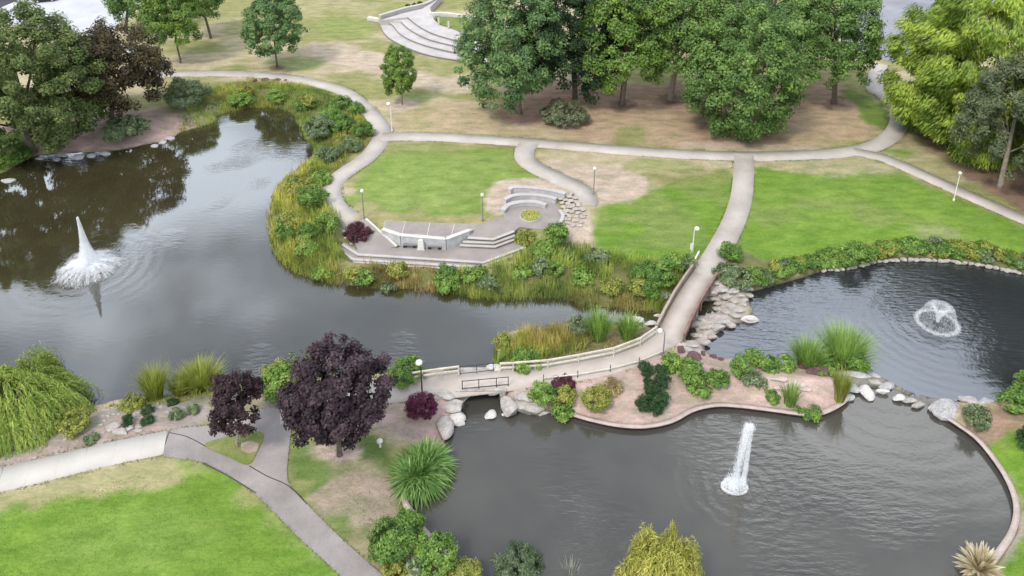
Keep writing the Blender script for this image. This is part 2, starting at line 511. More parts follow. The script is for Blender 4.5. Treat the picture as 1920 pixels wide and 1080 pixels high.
LOWER = gpoly([(632, 452), (650, 428), (690, 424), (742, 458), (752, 452), (836, 456), (880, 440), (966, 428), (995, 462), (900, 508), (660, 492)], -.8)   # the sunken forecourt

UPPER = gpoly([(684, 408), (790, 412), (900, 418), (925, 372), (990, 340), (1085, 352), (1090, 420), (1000, 430), (960, 436), (925, 449), (877, 446), (838, 452), (750, 445), (715, 430)])
ALLP = [(l, w) for k, (l, w) in PATHS.items()] + [(LIGHT, 2.3)]

def hfun(P):
    P = np.asarray(P, float)
    h = np.zeros(len(P))
    und = (fbm(P[:, 0] * .06 + 3, P[:, 1] * .06, 3) - .5) * .5
    h += und * .6
    fl = np.zeros(len(P))
    for l, w in ALLP:
        m = (P[:, 1] < l[:, 1].max() + 6) & (P[:, 1] > l[:, 1].min() - 6) & (P[:, 0] < l[:, 0].max() + 6) & (P[:, 0] > l[:, 0].min() - 6)
        if m.any():
            d = line_dist(P[m], l[::2] if len(l) > 40 else l)
            fl[m] = np.maximum(fl[m], 1 - sstep(w / 2 + .4, w / 2 + 3.0, d))
    fl = np.maximum(fl, 1 - sstep(.2, 2.5, poly_sdf(P, ASPH)))
    fl = np.maximum(fl, 1 - sstep(.4, 2.5, poly_sdf(P, UPPER)))
    h *= 1 - fl
    d1, d2, d3 = poly_sdf(P, POND1), poly_sdf(P, POND2), poly_sdf(P, POND3)
    wob = (fbm(P[:, 0] * .5, P[:, 1] * .5, 2) - .5) * .5
    b1 = np.where(d1 > 0, ZW + 1.2 * sstep(-.6, 4.2, d1 + wob * .6) - .02, ZW - .03 + np.maximum(d1 * .5, -1.2))
    b2 = np.where(d2 > 0, ZW + .3 * sstep(0, .4, d2) + .9 * sstep(.3, 4.0, d2), ZW - .03 + np.maximum(d2 * .6, -1.2))
    b3 = np.where(d3 > 0, ZW + .38 * sstep(.22, .42, d3) + .82 * sstep(.5, 3.6, d3), ZW - .03 + np.maximum(d3 * 2, -1.2))
    low = np.minimum(np.minimum(b1, b2), b3)
    inw = np.minimum(np.minimum(d1, d2), d3)
    k = sstep(-.05, -.9, low) if False else np.clip(-low / 1.2, 0, 1)
    bank = low * np.where(inw > 0, 1 - fl * sstep(.2, 1.2, inw), 1)
    h = np.minimum(h * (1 - k), bank + .25 * h * (k < .6))
    dl = poly_sdf(P, LOWER)
    h = np.where(dl < 1.2, np.minimum(h, -1.15 + 1.15 * sstep(-.3, 1.0, dl)), h)
    return h

def GT(px, py):
    """terrain point under a pixel"""
    z = 0.0
    for _ in range(12):
        p = G(px, py, z)
        z2 = float(hfun(p[None, :2])[0])
        z = z + .6 * (z2 - z)
    p = G(px, py, z)
    return p

# ------------------------------------------------------------------ ground sheet
def axis(lo, hi, step, far):
    a = np.arange(lo, hi + 1e-6, step)
    g, s = [], step
    x = 0
    while x < far:
        s *= 1.5; x += s; g.append(x)
    g = np.array(g)
    return np.concatenate([(lo - g)[::-1], a, hi + g])

xs, ys = axis(-112, 112, .52, 1500), axis(28, 164, .47, 1500)
XX, YY = np.meshgrid(xs, ys)
TP = np.stack([XX.ravel(), YY.ravel()], 1)
TZ = hfun(TP)
QX, QY = proj(np.stack([TP[:, 0], np.maximum(TP[:, 1], 8), TZ], 1))

GREEN = np.array([.128, .226, .030]); GREEN2 = np.array([.166, .246, .054]); OLIVE = np.array([.225, .228, .090]); DRY = np.array([.375, .325, .205])
TAN = np.array([.42, .345, .265]); MULCH = np.array([.20, .135, .095]); SOIL = np.array([.32, .245, .20]); BANK = np.array([.27, .24, .205]); BED = np.array([.05, .045, .03])
ISLE = np.array([.37, .285, .235]); PINK = np.array([.40, .30, .25])

nz1 = fbm(TP[:, 0] * .09, TP[:, 1] * .16, 4)
nz2 = fbm(TP[:, 0] * .35 + 40, TP[:, 1] * .35, 4)
nz4 = fbm(TP[:, 0] * .95 + 20, TP[:, 1] * .95 + 70, 3)
nz3 = fbm(TP[:, 0] * .05 + 9, TP[:, 1] * .11 + 5, 3)
C = np.empty((len(TP), 3))
t = sstep(.38, .62, nz1)[:, None]
C[:] = OLIVE * (1 - t) + DRY * t

def paint(px, col, feather=1.0, amt=1.0, noise=1.6, breakup=0.0):
    poly = smooth(gpoly(px), True, 4)
    d = poly_sdf(TP, poly) + (nz2 - .5) * noise * 2 + (nz4 - .5) * min(noise, 1) * 1.9
    m = (1 - sstep(-feather * .6, feather * .6, d)) * amt
    if breakup:
        m = m * sstep(.5 - breakup, .5 + breakup * .4, nz1 * .5 + nz2 * .5)
    C[:] = C * (1 - m[:, None]) + np.asarray(col) * m[:, None]
def disc(px, py, rx, ry, col, feather=.5, **k):
    paint([(px + rx * math.cos(a), py + ry * math.sin(a)) for a in np.linspace(0, 2 * math.pi, 14, endpoint=False)], col, feather, **k)

# far field
paint([(600, 78), (700, 95), (760, 130), (880, 150), (880, 175), (760, 160), (640, 120), (560, 95)], TAN, 1.6, .8)
paint([(430, -40), (720, -40), (700, 30), (560, 60), (440, 60)], OLIVE, 4, .6)
paint([(620, 30), (690, 40), (690, 70), (600, 60)], GREEN2, 3, .4)
paint([(500, 115), (590, 105), (600, 128), (530, 133)], GREEN2, 1.5, .6)
paint([(770, 180), (810, 175), (800, 235), (745, 240), (770, 210)], GREEN2, 1.5, .55)
paint([(820, 190), (1000, 200), (1100, 235), (1200, 275), (1000, 258), (740, 250), (760, 215)], np.array([.33, .265, .155]), 2, .7)
paint([(1000, 150), (1240, 160), (1500, 130), (1640, 200), (1660, 240), (1600, 265), (1400, 280), (1150, 270), (1040, 240), (930, 220)], MULCH * 1.55, 2.5, .85)
paint([(1120, 215), (1250, 200), (1300, 250), (1250, 275), (1130, 265)], np.array([.34, .265, .165]), 2, .8)
paint([(1490, 215), (1580, 200), (1640, 235), (1600, 265), (1480, 272)], np.array([.34, .27, .165]), 1.6, .75)
paint([(1170, 245), (1205, 240), (1210, 268), (1165, 268)], GREEN2 * .8, 1, .6)
paint([(1290, 262), (1500, 270), (1560, 280), (1400, 286), (1280, 283)], TAN, 1.0, .6)
paint([(1590, 170), (1630, 178), (1668, 220), (1655, 245), (1610, 210)], GREEN * .8, 1, .9)
disc(757, 197, 27, 9, TAN * .95, .4, noise=.3); disc(972, 215, 40, 16, MULCH * 1.4, .4, noise=.4)
disc(519, 127, 16, 5, MULCH, .3, noise=.3); disc(1165, 197, 26, 9, MULCH, .4); disc(1258, 187, 26, 9, MULCH, .4); disc(1563, 193, 28, 10, MULCH, .4)
# left bank of the upper pond
paint([(130, 215), (330, 205), (395, 215), (330, 262), (215, 292), (60, 300), (-40, 330), (-40, 250)], PINK * .85, 1.2, .95)
paint([(-60, 260), (40, 250), (60, 285), (-20, 330), (-100, 340)], GREEN * .9, 1.5, .9)
paint([(300, 150), (420, 150), (400, 190), (330, 215), (290, 190)], OLIVE, 1.2, .8)
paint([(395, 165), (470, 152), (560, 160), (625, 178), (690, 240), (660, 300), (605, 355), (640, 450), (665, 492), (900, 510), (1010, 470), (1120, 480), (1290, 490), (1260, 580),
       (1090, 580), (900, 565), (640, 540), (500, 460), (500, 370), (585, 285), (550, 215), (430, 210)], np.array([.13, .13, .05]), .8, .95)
# peninsula lawns
paint([(655, 362), (690, 318), (735, 275), (850, 272), (965, 278), (968, 300), (1010, 332), (930, 350), (915, 400), (800, 412), (700, 402), (650, 385)], GREEN2, 1.2, .95)
paint([(690, 345), (760, 300), (900, 290), (960, 310), (900, 360), (800, 385), (700, 375)], GREEN2 * np.array([1.25, 1.15, 1.4]), 1.5, .6)
paint([(735, 265), (980, 272), (975, 285), (850, 280), (720, 290)], OLIVE, .8, .7)
paint([(690, 375), (740, 395), (900, 405), (905, 420), (690, 412), (655, 385)], np.array([.27, .24, .12]), .9, .7)
paint([(1010, 285), (1370, 300), (1372, 330), (1200, 325), (1110, 345), (1030, 315)], DRY, 1.2, .85)
paint([(1020, 300), (1160, 310), (1200, 330), (1110, 350), (1040, 325)], TAN * .95, 1.2, .8)
paint([(1180, 300), (1300, 305), (1290, 320), (1190, 318)], OLIVE * np.array([.9, 1.05, .8]), 1, .6)
paint([(1118, 395), (1180, 372), (1290, 335), (1372, 328), (1368, 400), (1330, 462), (1295, 492), (1160, 484), (1118, 452)], GREEN, 1.2, .97)
paint([(1200, 330), (1300, 320), (1372, 322), (1372, 345), (1290, 350)], OLIVE * .9, 1.2, .6)
paint([(925, 345), (1000, 335), (1085, 350), (1200, 328), (1205, 368), (1120, 382), (1105, 400), (1112, 466), (1075, 468), (1050, 425), (1060, 370), (945, 400), (910, 385)], TAN, .5, .97, .6)
# east lawn
paint([(1410, 310), (1560, 300), (1625, 292), (1740, 350), (1930, 430), (1960, 500), (1700, 462), (1600, 462), (1470, 510), (1385, 500), (1370, 470), (1400, 400)], GREEN, .8, .97, .8)
paint([(1440, 345), (1600, 330), (1760, 380), (1820, 430), (1600, 430), (1450, 430)], GREEN2 * np.array([1.05, 1.08, .9]), 3, .6)
paint([(1412, 300), (1560, 296), (1640, 300), (1680, 325), (1560, 325), (1440, 318)], DRY * .95, 1.2, .8, 1.6)
paint([(1720, 425), (1780, 422), (1800, 445), (1740, 448)], TAN * .8, 1, .35)
paint([(1640, 285), (1700, 268), (1760, 300), (1930, 395), (1930, 345), (1800, 250), (1700, 220)], np.array([.23, .20, .10]), 1.2, .85)
paint([(1660, 280), (1710, 278), (1715, 292), (1680, 295)], GREEN, .8, .7)
paint([(1700, 222), (1780, 240), (1930, 330), (1990, 420), (1900, 385), (1780, 300)], MULCH * 1.1, 1.2, .95)
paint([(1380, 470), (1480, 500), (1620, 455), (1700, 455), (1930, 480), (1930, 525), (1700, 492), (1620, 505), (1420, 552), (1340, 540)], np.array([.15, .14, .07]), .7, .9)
gm = sstep(.05, .12, C[:, 1] - C[:, 0])                     # thin, drier patches inside the lawns
w_ = (gm * sstep(.50, .68, fbm(TP[:, 0] * .17 + 31, TP[:, 1] * .30 + 3, 4)) * .55)[:, None]
C[:] = C * (1 - w_) + np.array([.215, .215, .10]) * w_
w_ = (gm * sstep(.52, .66, fbm(TP[:, 0] * .30 + 71, TP[:, 1] * .45 + 13, 3)) * .45)[:, None]
C[:] = C * (1 - w_) + np.array([.085, .165, .026]) * w_
# island, both of its ends and the bank along the footpath
paint([(700, 720), (860, 690), (930, 680), (925, 640), (1000, 600), (1120, 595), (1230, 610), (1330, 640), (1420, 670), (1600, 690), (1600, 750), (1540, 785), (1340, 770), (1210, 812), (1060, 790),
       (930, 770), (840, 800), (780, 830), (700, 800)], ISLE, .5, 1.0, .4)
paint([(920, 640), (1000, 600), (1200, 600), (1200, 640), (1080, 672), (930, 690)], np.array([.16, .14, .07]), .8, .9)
paint([(1440, 700), (1540, 690), (1560, 715), (1500, 730), (1430, 722)], ISLE * 1.25, .8, .8)
paint([(200, 760), (320, 735), (480, 720), (540, 755), (470, 775), (318, 808), (0, 885), (-80, 905), (-80, 850), (100, 800)], BANK, .6, 1.0, .6)
paint([(90, 830), (230, 790), (300, 790), (310, 806), (60, 865)], PINK * .8, .8, .6)
paint([(380, 740), (470, 735), (480, 760), (390, 770)], np.array([.22, .20, .11]), 1, .7)
# lawns at the foot of the picture
paint([(-100, 960), (0, 925), (150, 888), (300, 858), (380, 878), (470, 930), (560, 1015), (650, 1100), (300, 1250), (-200, 1200)], np.array([.29, .275, .135]), .4, 1.0, .4)
paint([(-100, 985), (60, 950), (200, 925), (330, 905), (400, 895), (470, 940), (560, 1022), (645, 1100), (300, 1250), (-200, 1200)], GREEN, 1.1, .97, 1.2)
paint([(100, 1000), (330, 960), (420, 1000), (300, 1060), (100, 1060)], GREEN2, 2.5, .5)
paint([(330, 872), (392, 884), (470, 935), (420, 930), (350, 900)], GREEN, .7, .7)
paint([(545, 850), (600, 835), (700, 800), (745, 820), (745, 900), (740, 940), (700, 1012), (655, 1012), (590, 950), (545, 905)], GREEN * np.array([.85, .75, 1.5]), .9, .95)
paint([(590, 925), (690, 895), (740, 920), (745, 960), (690, 975), (620, 960)], SOIL * 1.1, 1.0, .75, 1.8)
paint([(610, 860), (660, 850), (720, 870), (740, 890), (640, 890)], SOIL * 1.1, .9, .5, 2)
paint([(655, 1020), (700, 1010), (745, 945), (790, 975), (880, 1080), (860, 1130), (740, 1110)], np.array([.24, .215, .12]), .8, .9)
disc(634, 846, 50, 20, np.array([.42, .33, .27]), .25, noise=.2)
disc(470, 838, 22, 12, SOIL, .5, noise=.6)
paint([(1750, 785), (1830, 800), (1880, 860), (1930, 960), (1930, 1100), (1850, 1100), (1880, 1040), (1908, 960), (1895, 915), (1870, 870), (1830, 825)], np.array([.36, .30, .25]), .4, 1, .4)
paint([(1850, 815), (1990, 790), (2000, 1200), (1860, 1120), (1918, 1000), (1925, 960), (1905, 890)], GREEN, .5, 1, .5)
paint([(1820, 760), (1940, 740), (1960, 790), (1850, 805)], MULCH * 1.3, .8, .9)
paint([(1320, 530), (1400, 535), (1412, 560), (1405, 600), (1345, 630), (1320, 655), (1270, 650), (1262, 630), (1300, 580)], np.array([.40, .355, .31]), .5, 1, .5)
paint([(1590, 690), (1650, 690), (1700, 712), (1770, 728), (1760, 790), (1700, 770), (1600, 760)], np.array([.20, .19, .17]), .4, 1, .4)
# pond beds
for PND in (POND1, POND2, POND3):
    d = poly_sdf(TP, PND)
    m = (1 - sstep(-.05, .30, d))[:, None]
    C = C * (1 - m) + BED * m

nxs, nys = len(xs), len(ys)
ii = (np.arange(nys - 1)[:, None] * nxs + np.arange(nxs - 1)[None, :]).ravel()
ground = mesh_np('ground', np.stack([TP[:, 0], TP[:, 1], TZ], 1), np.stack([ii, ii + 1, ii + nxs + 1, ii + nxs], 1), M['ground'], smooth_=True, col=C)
tag(ground, kind='structure')

# ------------------------------------------------------------------ water
F1 = G(168, 503, ZW); F2 = G(1391, 914, ZW); F3 = G(1757, 606, ZW)
M['water1'] = water_mat('upper_pond_water', (.040, .034, .016), [(F1[0], F1[1], 5.0, .12, 9)], (.56, .66), .14, 2.2)
M['water2'] = water_mat('right_pond_water', (.026, .027, .030), [(F3[0], F3[1], 6.0, .05, 14)], (.44, .62), .24, 1.95)
M['water3'] = water_mat('lower_pond_water', (.060, .057, .049), [(F2[0], F2[1], 6.0, .16, 6), (*G(1650, 720, ZW)[:2], 4.2, .05, 22)], (.46, .64), .19, 1.72, (1, .965, .90))
def outset(poly, d):
    t = np.roll(poly, -1, 0) - np.roll(poly, 1, 0); t /= np.linalg.norm(t, axis=1)[:, None]
    n = np.stack([t[:, 1], -t[:, 0]], 1)
    a = np.sum(poly[:, 0] * np.roll(poly[:, 1], -1) - np.roll(poly[:, 0], -1) * poly[:, 1])
    return poly + n * d * (1 if a > 0 else -1)
def water_sheet(poly, z, mat):
    P = outset(poly, .5)
    o = poly_mesh('water', [(*p, z) for p in P], [list(range(len(P)))], mat)
    if o.data.polygons[0].normal.z < 0: o.data.flip_normals()
    return tag(o, kind='structure')
water_sheet(POND1, ZW, M['water1']); water_sheet(POND2, ZW - .004, M['water2']); water_sheet(POND3, ZW - .008, M['water3'])

# ------------------------------------------------------------------ paths
def ribbon(name, line, w, mat, lift, skirt=.16, parent=None, zfun=None):
    A, B = strip_edges(line, w)
    mid = (A + B) / 2
    n = len(A)
    P = np.concatenate([A, mid, B])
    Z = (hfun(P) if zfun is None else zfun(P)) + lift
    top = np.concatenate([P, Z[:, None]], 1)
    bot = np.concatenate([np.concatenate([A, B]), np.concatenate([Z[:n], Z[2 * n:]])[:, None] - skirt], 1)
    V = np.concatenate([top, bot])
    i = np.arange(n - 1)
    Fq = np.concatenate([np.stack([i + n, i + n + 1, i + 1, i], 1), np.stack([i + 2 * n, i + 2 * n + 1, i + n + 1, i + n], 1),
                         np.stack([i, i + 1, i + 3 * n + 1, i + 3 * n], 1), np.stack([i + 2 * n + 1, i + 2 * n, i + 4 * n, i + 4 * n + 1], 1)])
    return mesh_np(name, V, Fq, mat, parent, False)

for k, (key, (l, w)) in enumerate(PATHS.items()):
    o = ribbon('path', l, w, M['deck'] if key == 'island_path' else M['concrete'], .035 + .004 * k, zfun=(lambda P: np.maximum(hfun(P), 0)) if key == 'island_path' else None)
    tag(o, kind='structure')

# the pale new stretch is laid in separate slabs
walk = bpy.data.objects.new('pavement', None); COL.objects.link(walk); tag(walk, kind='structure')
seg = np.linspace(0, len(LIGHT) - 1, 10)
LI = lambda s: np.array([np.interp(s, np.arange(len(LIGHT)), LIGHT[:, j]) for j in (0, 1)])
for a, b in zip(seg[:-1], seg[1:]):
    gap = .012
    pts = np.array([LI(s) for s in np.linspace(a + gap, b - gap, 6)])
    ribbon('slab', pts, 2.3, M['new_concrete'], .06, .2, walk)
o = prism(ASPH, -.25, .045, 'path', M['asphalt_path']); tag(o, kind='structure')
tri_verts = [(*p, .13 - .0) for p in TRI]

def grass_mat(name, a, b):
    return surf_mat(name, a, b, .9, .95, 9, .5, 8, .06, fine_amt=.3)
M['verge'] = grass_mat('verge_grass', (.10, .17, .025), (.22, .20, .08))
o = prism(TRI, -.2, .10, 'lawn', M['verge']); tag(o, kind='structure')
o = prism(gpoly([(452, 832), (470, 828), (486, 834), (482, 848), (466, 852), (452, 846)]), .05, .115, 'soil_ring', surf_mat('soil', (.27, .2, .15), (.36, .28, .22), 1.5, .95)); tag(o, kind='structure')

for px in ([(467, 874), (500, 893), (541, 912), (575, 945)], [(318, 812), (352, 820), (386, 838)], [(303, 853), (318, 808)], [(380, 868), (430, 894), (480, 925)]):
    o = ribbon('path_seam', smooth(gpoly(px), False, 4), .07, M['dark_asphalt'], .05, .03, zfun=lambda P: np.zeros(len(P))); tag(o, kind='structure')
# road and car park along the top
o = prism(gpoly([(-200, 75), (40, 45), (140, 60), (260, 90), (300, 128), (275, 135), (255, 110), (200, 70), (330, -60), (200, -110), (-300, -60)]), -.3, .05, 'road', M['road']); tag(o, kind='structure')
o = prism(gpoly([(-300, 60), (-60, 40), (44, -3), (110, -40), (-100, -80)]), -.2, .054, 'car_park', M['dark_asphalt']); tag(o, kind='structure')
o = prism(gpoly([(1560, 60), (1640, 110), (1690, 118), (1760, 60), (1900, 0), (1900, -80), (1600, -80), (1585, 0)]), -.3, .05, 'car_park', M['asphalt']); tag(o, kind='structure')
o = ribbon('path_kerb', smooth(gpoly([(20, 22), (58, 8), (110, -12)]), False, 4), .5, M['dark_asphalt'], .12, .3, zfun=lambda P: np.zeros(len(P))); tag(o, kind='structure')

# stone edging of the lower pond
KI, KO = outset(POND3, -.07), outset(POND3, .34)
KW = outset(POND3, .05)
M['dark_wall'] = surf_mat('dark_wall', (.016, .014, .012), (.035, .03, .026), 2, .5, 14, .3)
def kerb_run(i0, i1, name, mat, zt, label):
    n = len(POND3); idx = [(i0 + k) % n for k in range((i1 - i0) % n + 1)]
    a, b = KI[idx], KO[idx]; m = len(idx)
    i = np.arange(m - 1)
    c = KW[idx]
    t = thing(name, (*a[m // 2], zt), label, 'kerb'); o_ = np.array([*a[m // 2], zt])
    V = np.concatenate([np.c_[a, np.full(m, zt)], np.c_[b, np.full(m, zt)], np.c_[a, np.full(m, zt - .10)], np.c_[b, np.full(m, ZW - .3)], np.c_[c, np.full(m, zt - .10)]]) - o_
    q = lambda u, v: np.stack([i + u * m, i + u * m + 1, i + v * m + 1, i + v * m], 1)
    mesh_np('edging', V, np.concatenate([q(0, 1), q(2, 0), q(1, 3), q(4, 2)]), mat, t)
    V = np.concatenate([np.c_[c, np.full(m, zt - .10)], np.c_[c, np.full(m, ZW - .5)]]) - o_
    mesh_np('dark_wall', V, q(1, 0), M['dark_wall'], t)  # near-black face below the edging lip, down past the waterline
def near(px, py):
    q = G(px, py, ZW)[:2]
    return int(np.argmin(((POND3 - q) ** 2).sum(1)))
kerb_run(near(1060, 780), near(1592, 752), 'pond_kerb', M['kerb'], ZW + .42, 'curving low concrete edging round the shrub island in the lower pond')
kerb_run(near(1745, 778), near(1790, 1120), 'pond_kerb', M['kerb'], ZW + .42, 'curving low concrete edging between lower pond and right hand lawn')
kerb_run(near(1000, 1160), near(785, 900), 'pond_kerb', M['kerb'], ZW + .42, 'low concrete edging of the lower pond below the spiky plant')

# ------------------------------------------------------------------ lakeside terrace
GZ = lambda px, z: [G(a, b, z)[:2] for a, b in px]
terr = thing('terrace', G(800, 440, -.8), 'grey paved lakeside terrace with granite back wall and broad pale steps', 'terrace')
TI = np.array(terr.location)
def local(o):                                             # parts are laid out in place: bring them into the terrace's own frame
    o.parent = terr; o.matrix_parent_inverse.identity()
    o.data.transform(__import__('mathutils').Matrix.Translation(tuple(-TI)))
    return o
Wt = [G(717, 425, .5), G(752, 441, .5), G(836, 448, .5), G(879, 432, .5), G(884, 425, .5)]
nc = G(745, 462, -.8)
circ0 = G(998, 401)[:2]; cr = 3.35
ang = np.linspace(math.radians(200), math.radians(-75), 26)
arc = [circ0 + cr * np.array([math.cos(a), 1.0 * math.sin(a)]) for a in ang]
L1, L2, L3 = [(877, 446), (925, 449), (964, 434)], [(868, 453), (926, 455), (966, 441)], [(862, 459), (928, 462), (968, 447)]
plan = GZ([(905, 420), (932, 408)], 0) + arc + GZ([(975, 426)], 0) + GZ(L1[::-1], 0) + [w[:2] for w in Wt[::-1][:1]]
local(prism(plan, -1.2, .05, 'paving', M['plaza']))
north = [(722, 413.5), (760, 415.5), (806, 418), (852, 419.5), (903, 420)]
south = [Wt[0][:2], Wt[0][:2] * .35 + Wt[1][:2] * .65, Wt[1][:2] * .45 + Wt[2][:2] * .55, Wt[2][:2], Wt[4][:2]]
wallx = [Wt[0][:2], G(752, 437, .45)[:2], G(799, 444, .45)[:2], G(843, 447, .45)[:2], Wt[4][:2]]
for k in range(4):                                        # floor panels behind the wall, with open joints
    a, b = np.array(GZ([north[k]], 0)[0]), np.array(GZ([north[k + 1]], 0)[0])
    c, d = wallx[k + 1], wallx[k]
    q = [a, b, c, d]
    if k == 0: q = [a, b, wallx[1], Wt[1][:2], Wt[0][:2]]
    if k == 3: q = [a, b, Wt[4][:2], Wt[3][:2], wallx[3]]
    cc = np.mean(q, 0)
    q = [p + (cc - p) / np.linalg.norm(cc - p) * .05 for p in q]
    local(prism(q, -1.2, .046, 'panel', M['plaza']))
local(prism(GZ(north, 0) + wallx[::-1], -1.25, .030, 'panel_bed', M['white_stone']))
for i in range(4):                                        # the granite wall, in straight lengths
    a, b = Wt[i], Wt[i + 1]
    t = (b - a)[:2]; t /= np.linalg.norm(t); n = np.array([-t[1], t[0]])
    A, B = a[:2], b[:2]
    zt = .5 if i in (1, 2) else .46
    q = [A - n * .18, B - n * .18, B + n * .18, A + n * .18]
    z1 = [zt] * 4
    if i == 0: z1 = [.18, zt, zt, .18]
    if i == 3: z1 = [zt, .12, .12, zt]
    local(prism(q, -.85 - .02 * i, z1, 'wall', M['granite']))
    q = [A - n * .24, B - n * .24, B + n * .24, A + n * .24]
    o = prism(q, -.0, [z + .08 for z in z1], 'coping', M['white_stone'])
    for v in o.data.vertices[:4]: v.co.z = o.data.vertices[v.index + 4].co.z - .085
    local(o)
LF = GZ([(686, 464), (744, 465), (752, 462), (838, 466), (862, 459), (928, 462), (968, 447), (986, 463), (907, 492), (671, 477)], -.8)
local(prism(LF, -1.5, -.8, 'forecourt', M['plaza']))
ra = [G(652, 417, 0), G(687, 411, 0), G(744, 463, -.8), G(672, 474, -.8)]
local(prism(ra, -1.5, [.04, .04, -.79, -.79], 'ramp', M['plaza']))
vb, fb = boxbar(G(686, 411, .04) + (0, 0, .05), G(744, 463, -.8) + (0, 0, .08), .22, .16)
local(poly_mesh('ramp_kerb', vb, fb, M['white_stone']))
def strip_step(front, back, z, name, mat, zb=-1.4):
    local(prism([np.asarray(p) for p in front] + [np.asarray(p) for p in back][::-1], zb, z, name, M['plaza']))
    f = np.array(front); A, B = strip_edges(np.concatenate([f[:1], f, f[-1:]]) if False else f, .34)
    o = prism(np.concatenate([A, B[::-1]]), z - .09, z + .012, 'nosing', mat)
    return local(o)
off = lambda pts, dy: [np.asarray(p) + (0, dy) for p in pts]
strip_step(GZ(L1, 0), off(GZ(L1, 0), .55), .062, 'step', M['tier'])
strip_step(GZ(L2, -.27), off(GZ(L1, 0), .02), -.26, 'step', M['tier'])
strip_step(GZ(L3, -.53), off(GZ(L2, -.27), .02), -.53, 'step', M['tier'])
N1 = [(642, 458), (671, 477), (907, 492), (985, 463)]
N2 = [(636, 469), (662, 486), (898, 500.5), (992, 470)]
N3 = [(652, 489), (815, 503), (893, 507.5), (1000, 474)]
strip_step(GZ(N1, -.8), [np.asarray(p) + (0, .55) for p in GZ(N1, -.8)], -.785, 'step', M['tier'], -1.6)
strip_step(GZ(N2, -.98), GZ(N1, -.8), -.98, 'step', M['tier'], -1.8)
strip_step(GZ(N3, -1.1), GZ(N2, -.98), -1.12, 'step', M['tier'], -1.9)

st = thing('stele', G(789.5, 468, -.8), 'small white upright memorial stone in front of the granite terrace wall', 'memorial stone')
V, F = [], []
w_, hgt, tk = .32, 1.3, .16
prof = [(-w_, 0), (w_, 0), (w_ * .95, hgt * .8)] + [(w_ * .95 * math.cos(a), hgt * .8 + .25 * math.sin(a)) for a in np.linspace(.3, math.pi - .3, 6)] + [(-w_ * .95, hgt * .8)]
n = len(prof)
V = [(x, -tk, z) for x, z in prof] + [(x, tk, z) for x, z in prof]
F = [list(range(n)), list(range(2 * n - 1, n - 1, -1))] + [[i, i + n, (i + 1) % n + n, (i + 1) % n] for i in range(n)]
poly_mesh('stone', V, F, M['pale_paint'], st)
V, F = boxbar((-.42, 0, .05), (.42, 0, .05), .5, .1); poly_mesh('plinth', V, F, M['granite'], st)
for (x, y, w, where) in ((768.5, 464.5, 1.45, 'left'), (815, 467.5, 1.5, 'right')):
    b = thing('bench', G(x, y, -.8), f'low dark bench against the terrace wall, {where} of the white memorial stone', 'bench', 'benches under the terrace wall', -.06)
    V, F = boxbar((-w / 2, 0, .44), (w / 2, 0, .44), .45, .07); poly_mesh('seat', V, F, M['grey_metal'], b)
    for sx in (-1, 1):
        V, F = boxbar((sx * (w / 2 - .2), 0, 0), (sx * (w / 2 - .2), 0, .405), .38, .09, (0, 1, 0)); poly_mesh('leg', V, F, M['dark_plastic'], b)
    V, F = boxbar((-w / 2 + .26, .1, .2), (w / 2 - .26, .1, .2), .05, .06); poly_mesh('stretcher', V, F, M['dark_plastic'], b)

# round planter and the ring of seat walls
c = G(994, 407)
pl = thing('planter', (c[0], c[1], .05), 'round low planter filled with yellow green ground cover on the paved circle', 'planter')
V, F = lathe([(1.22, -.1), (1.22, .16), (1.12, .18), (1.08, .12)], 28); poly_mesh('rim', V, F, M['granite'], pl)
V, F = lathe([(1.07, .05), (1.05, .14), (.6, .2)], 24); poly_mesh('soil', V, F, M['verge'], pl)
def arc_wall(px, w, z0, z1, label):
    l = smooth(np.array([G(a, b, z1)[:2] for a, b in px]), False, 6)
    A, B = strip_edges(l, w)
    t = thing('seat_wall', (*l[len(l) // 2], 0), label, 'seat wall', 'curved seat walls above the paved circle')
    o = prism(np.concatenate([A, B[::-1]]), z0, z1 - .1, 'wall', M['granite'])
    A2, B2 = strip_edges(l, w + .12)
    p = prism(np.concatenate([A2, B2[::-1]]), z1 - .1, z1, 'cap', M['tier'])
    for k in (o, p):
        k.parent = t; k.data.transform(__import__('mathutils').Matrix.Translation((-l[len(l) // 2][0], -l[len(l) // 2][1], 0)))
arc_wall([(942, 393), (952, 384), (968, 379), (986, 377), (1006, 378), (1024, 383)], .5, -.2, .5, 'lowest curved seat wall, edging the paved circle')
arc_wall([(946, 373), (958, 367), (974, 364), (1000, 364), (1024, 367), (1043, 372)], .45, -.2, .65, 'middle one of the three curved seat walls')
arc_wall([(955, 354), (962, 350), (985, 350), (1014, 353), (1040, 357), (1060, 362)], .45, -.2, .8, 'topmost curved seat wall, nearest the upper footpath')
arc_wall([(1049, 393), (1055, 402), (1053, 412), (1046, 418)], .28, -.1, .3, 'short curved kerb wall closing the east side of the paved circle')

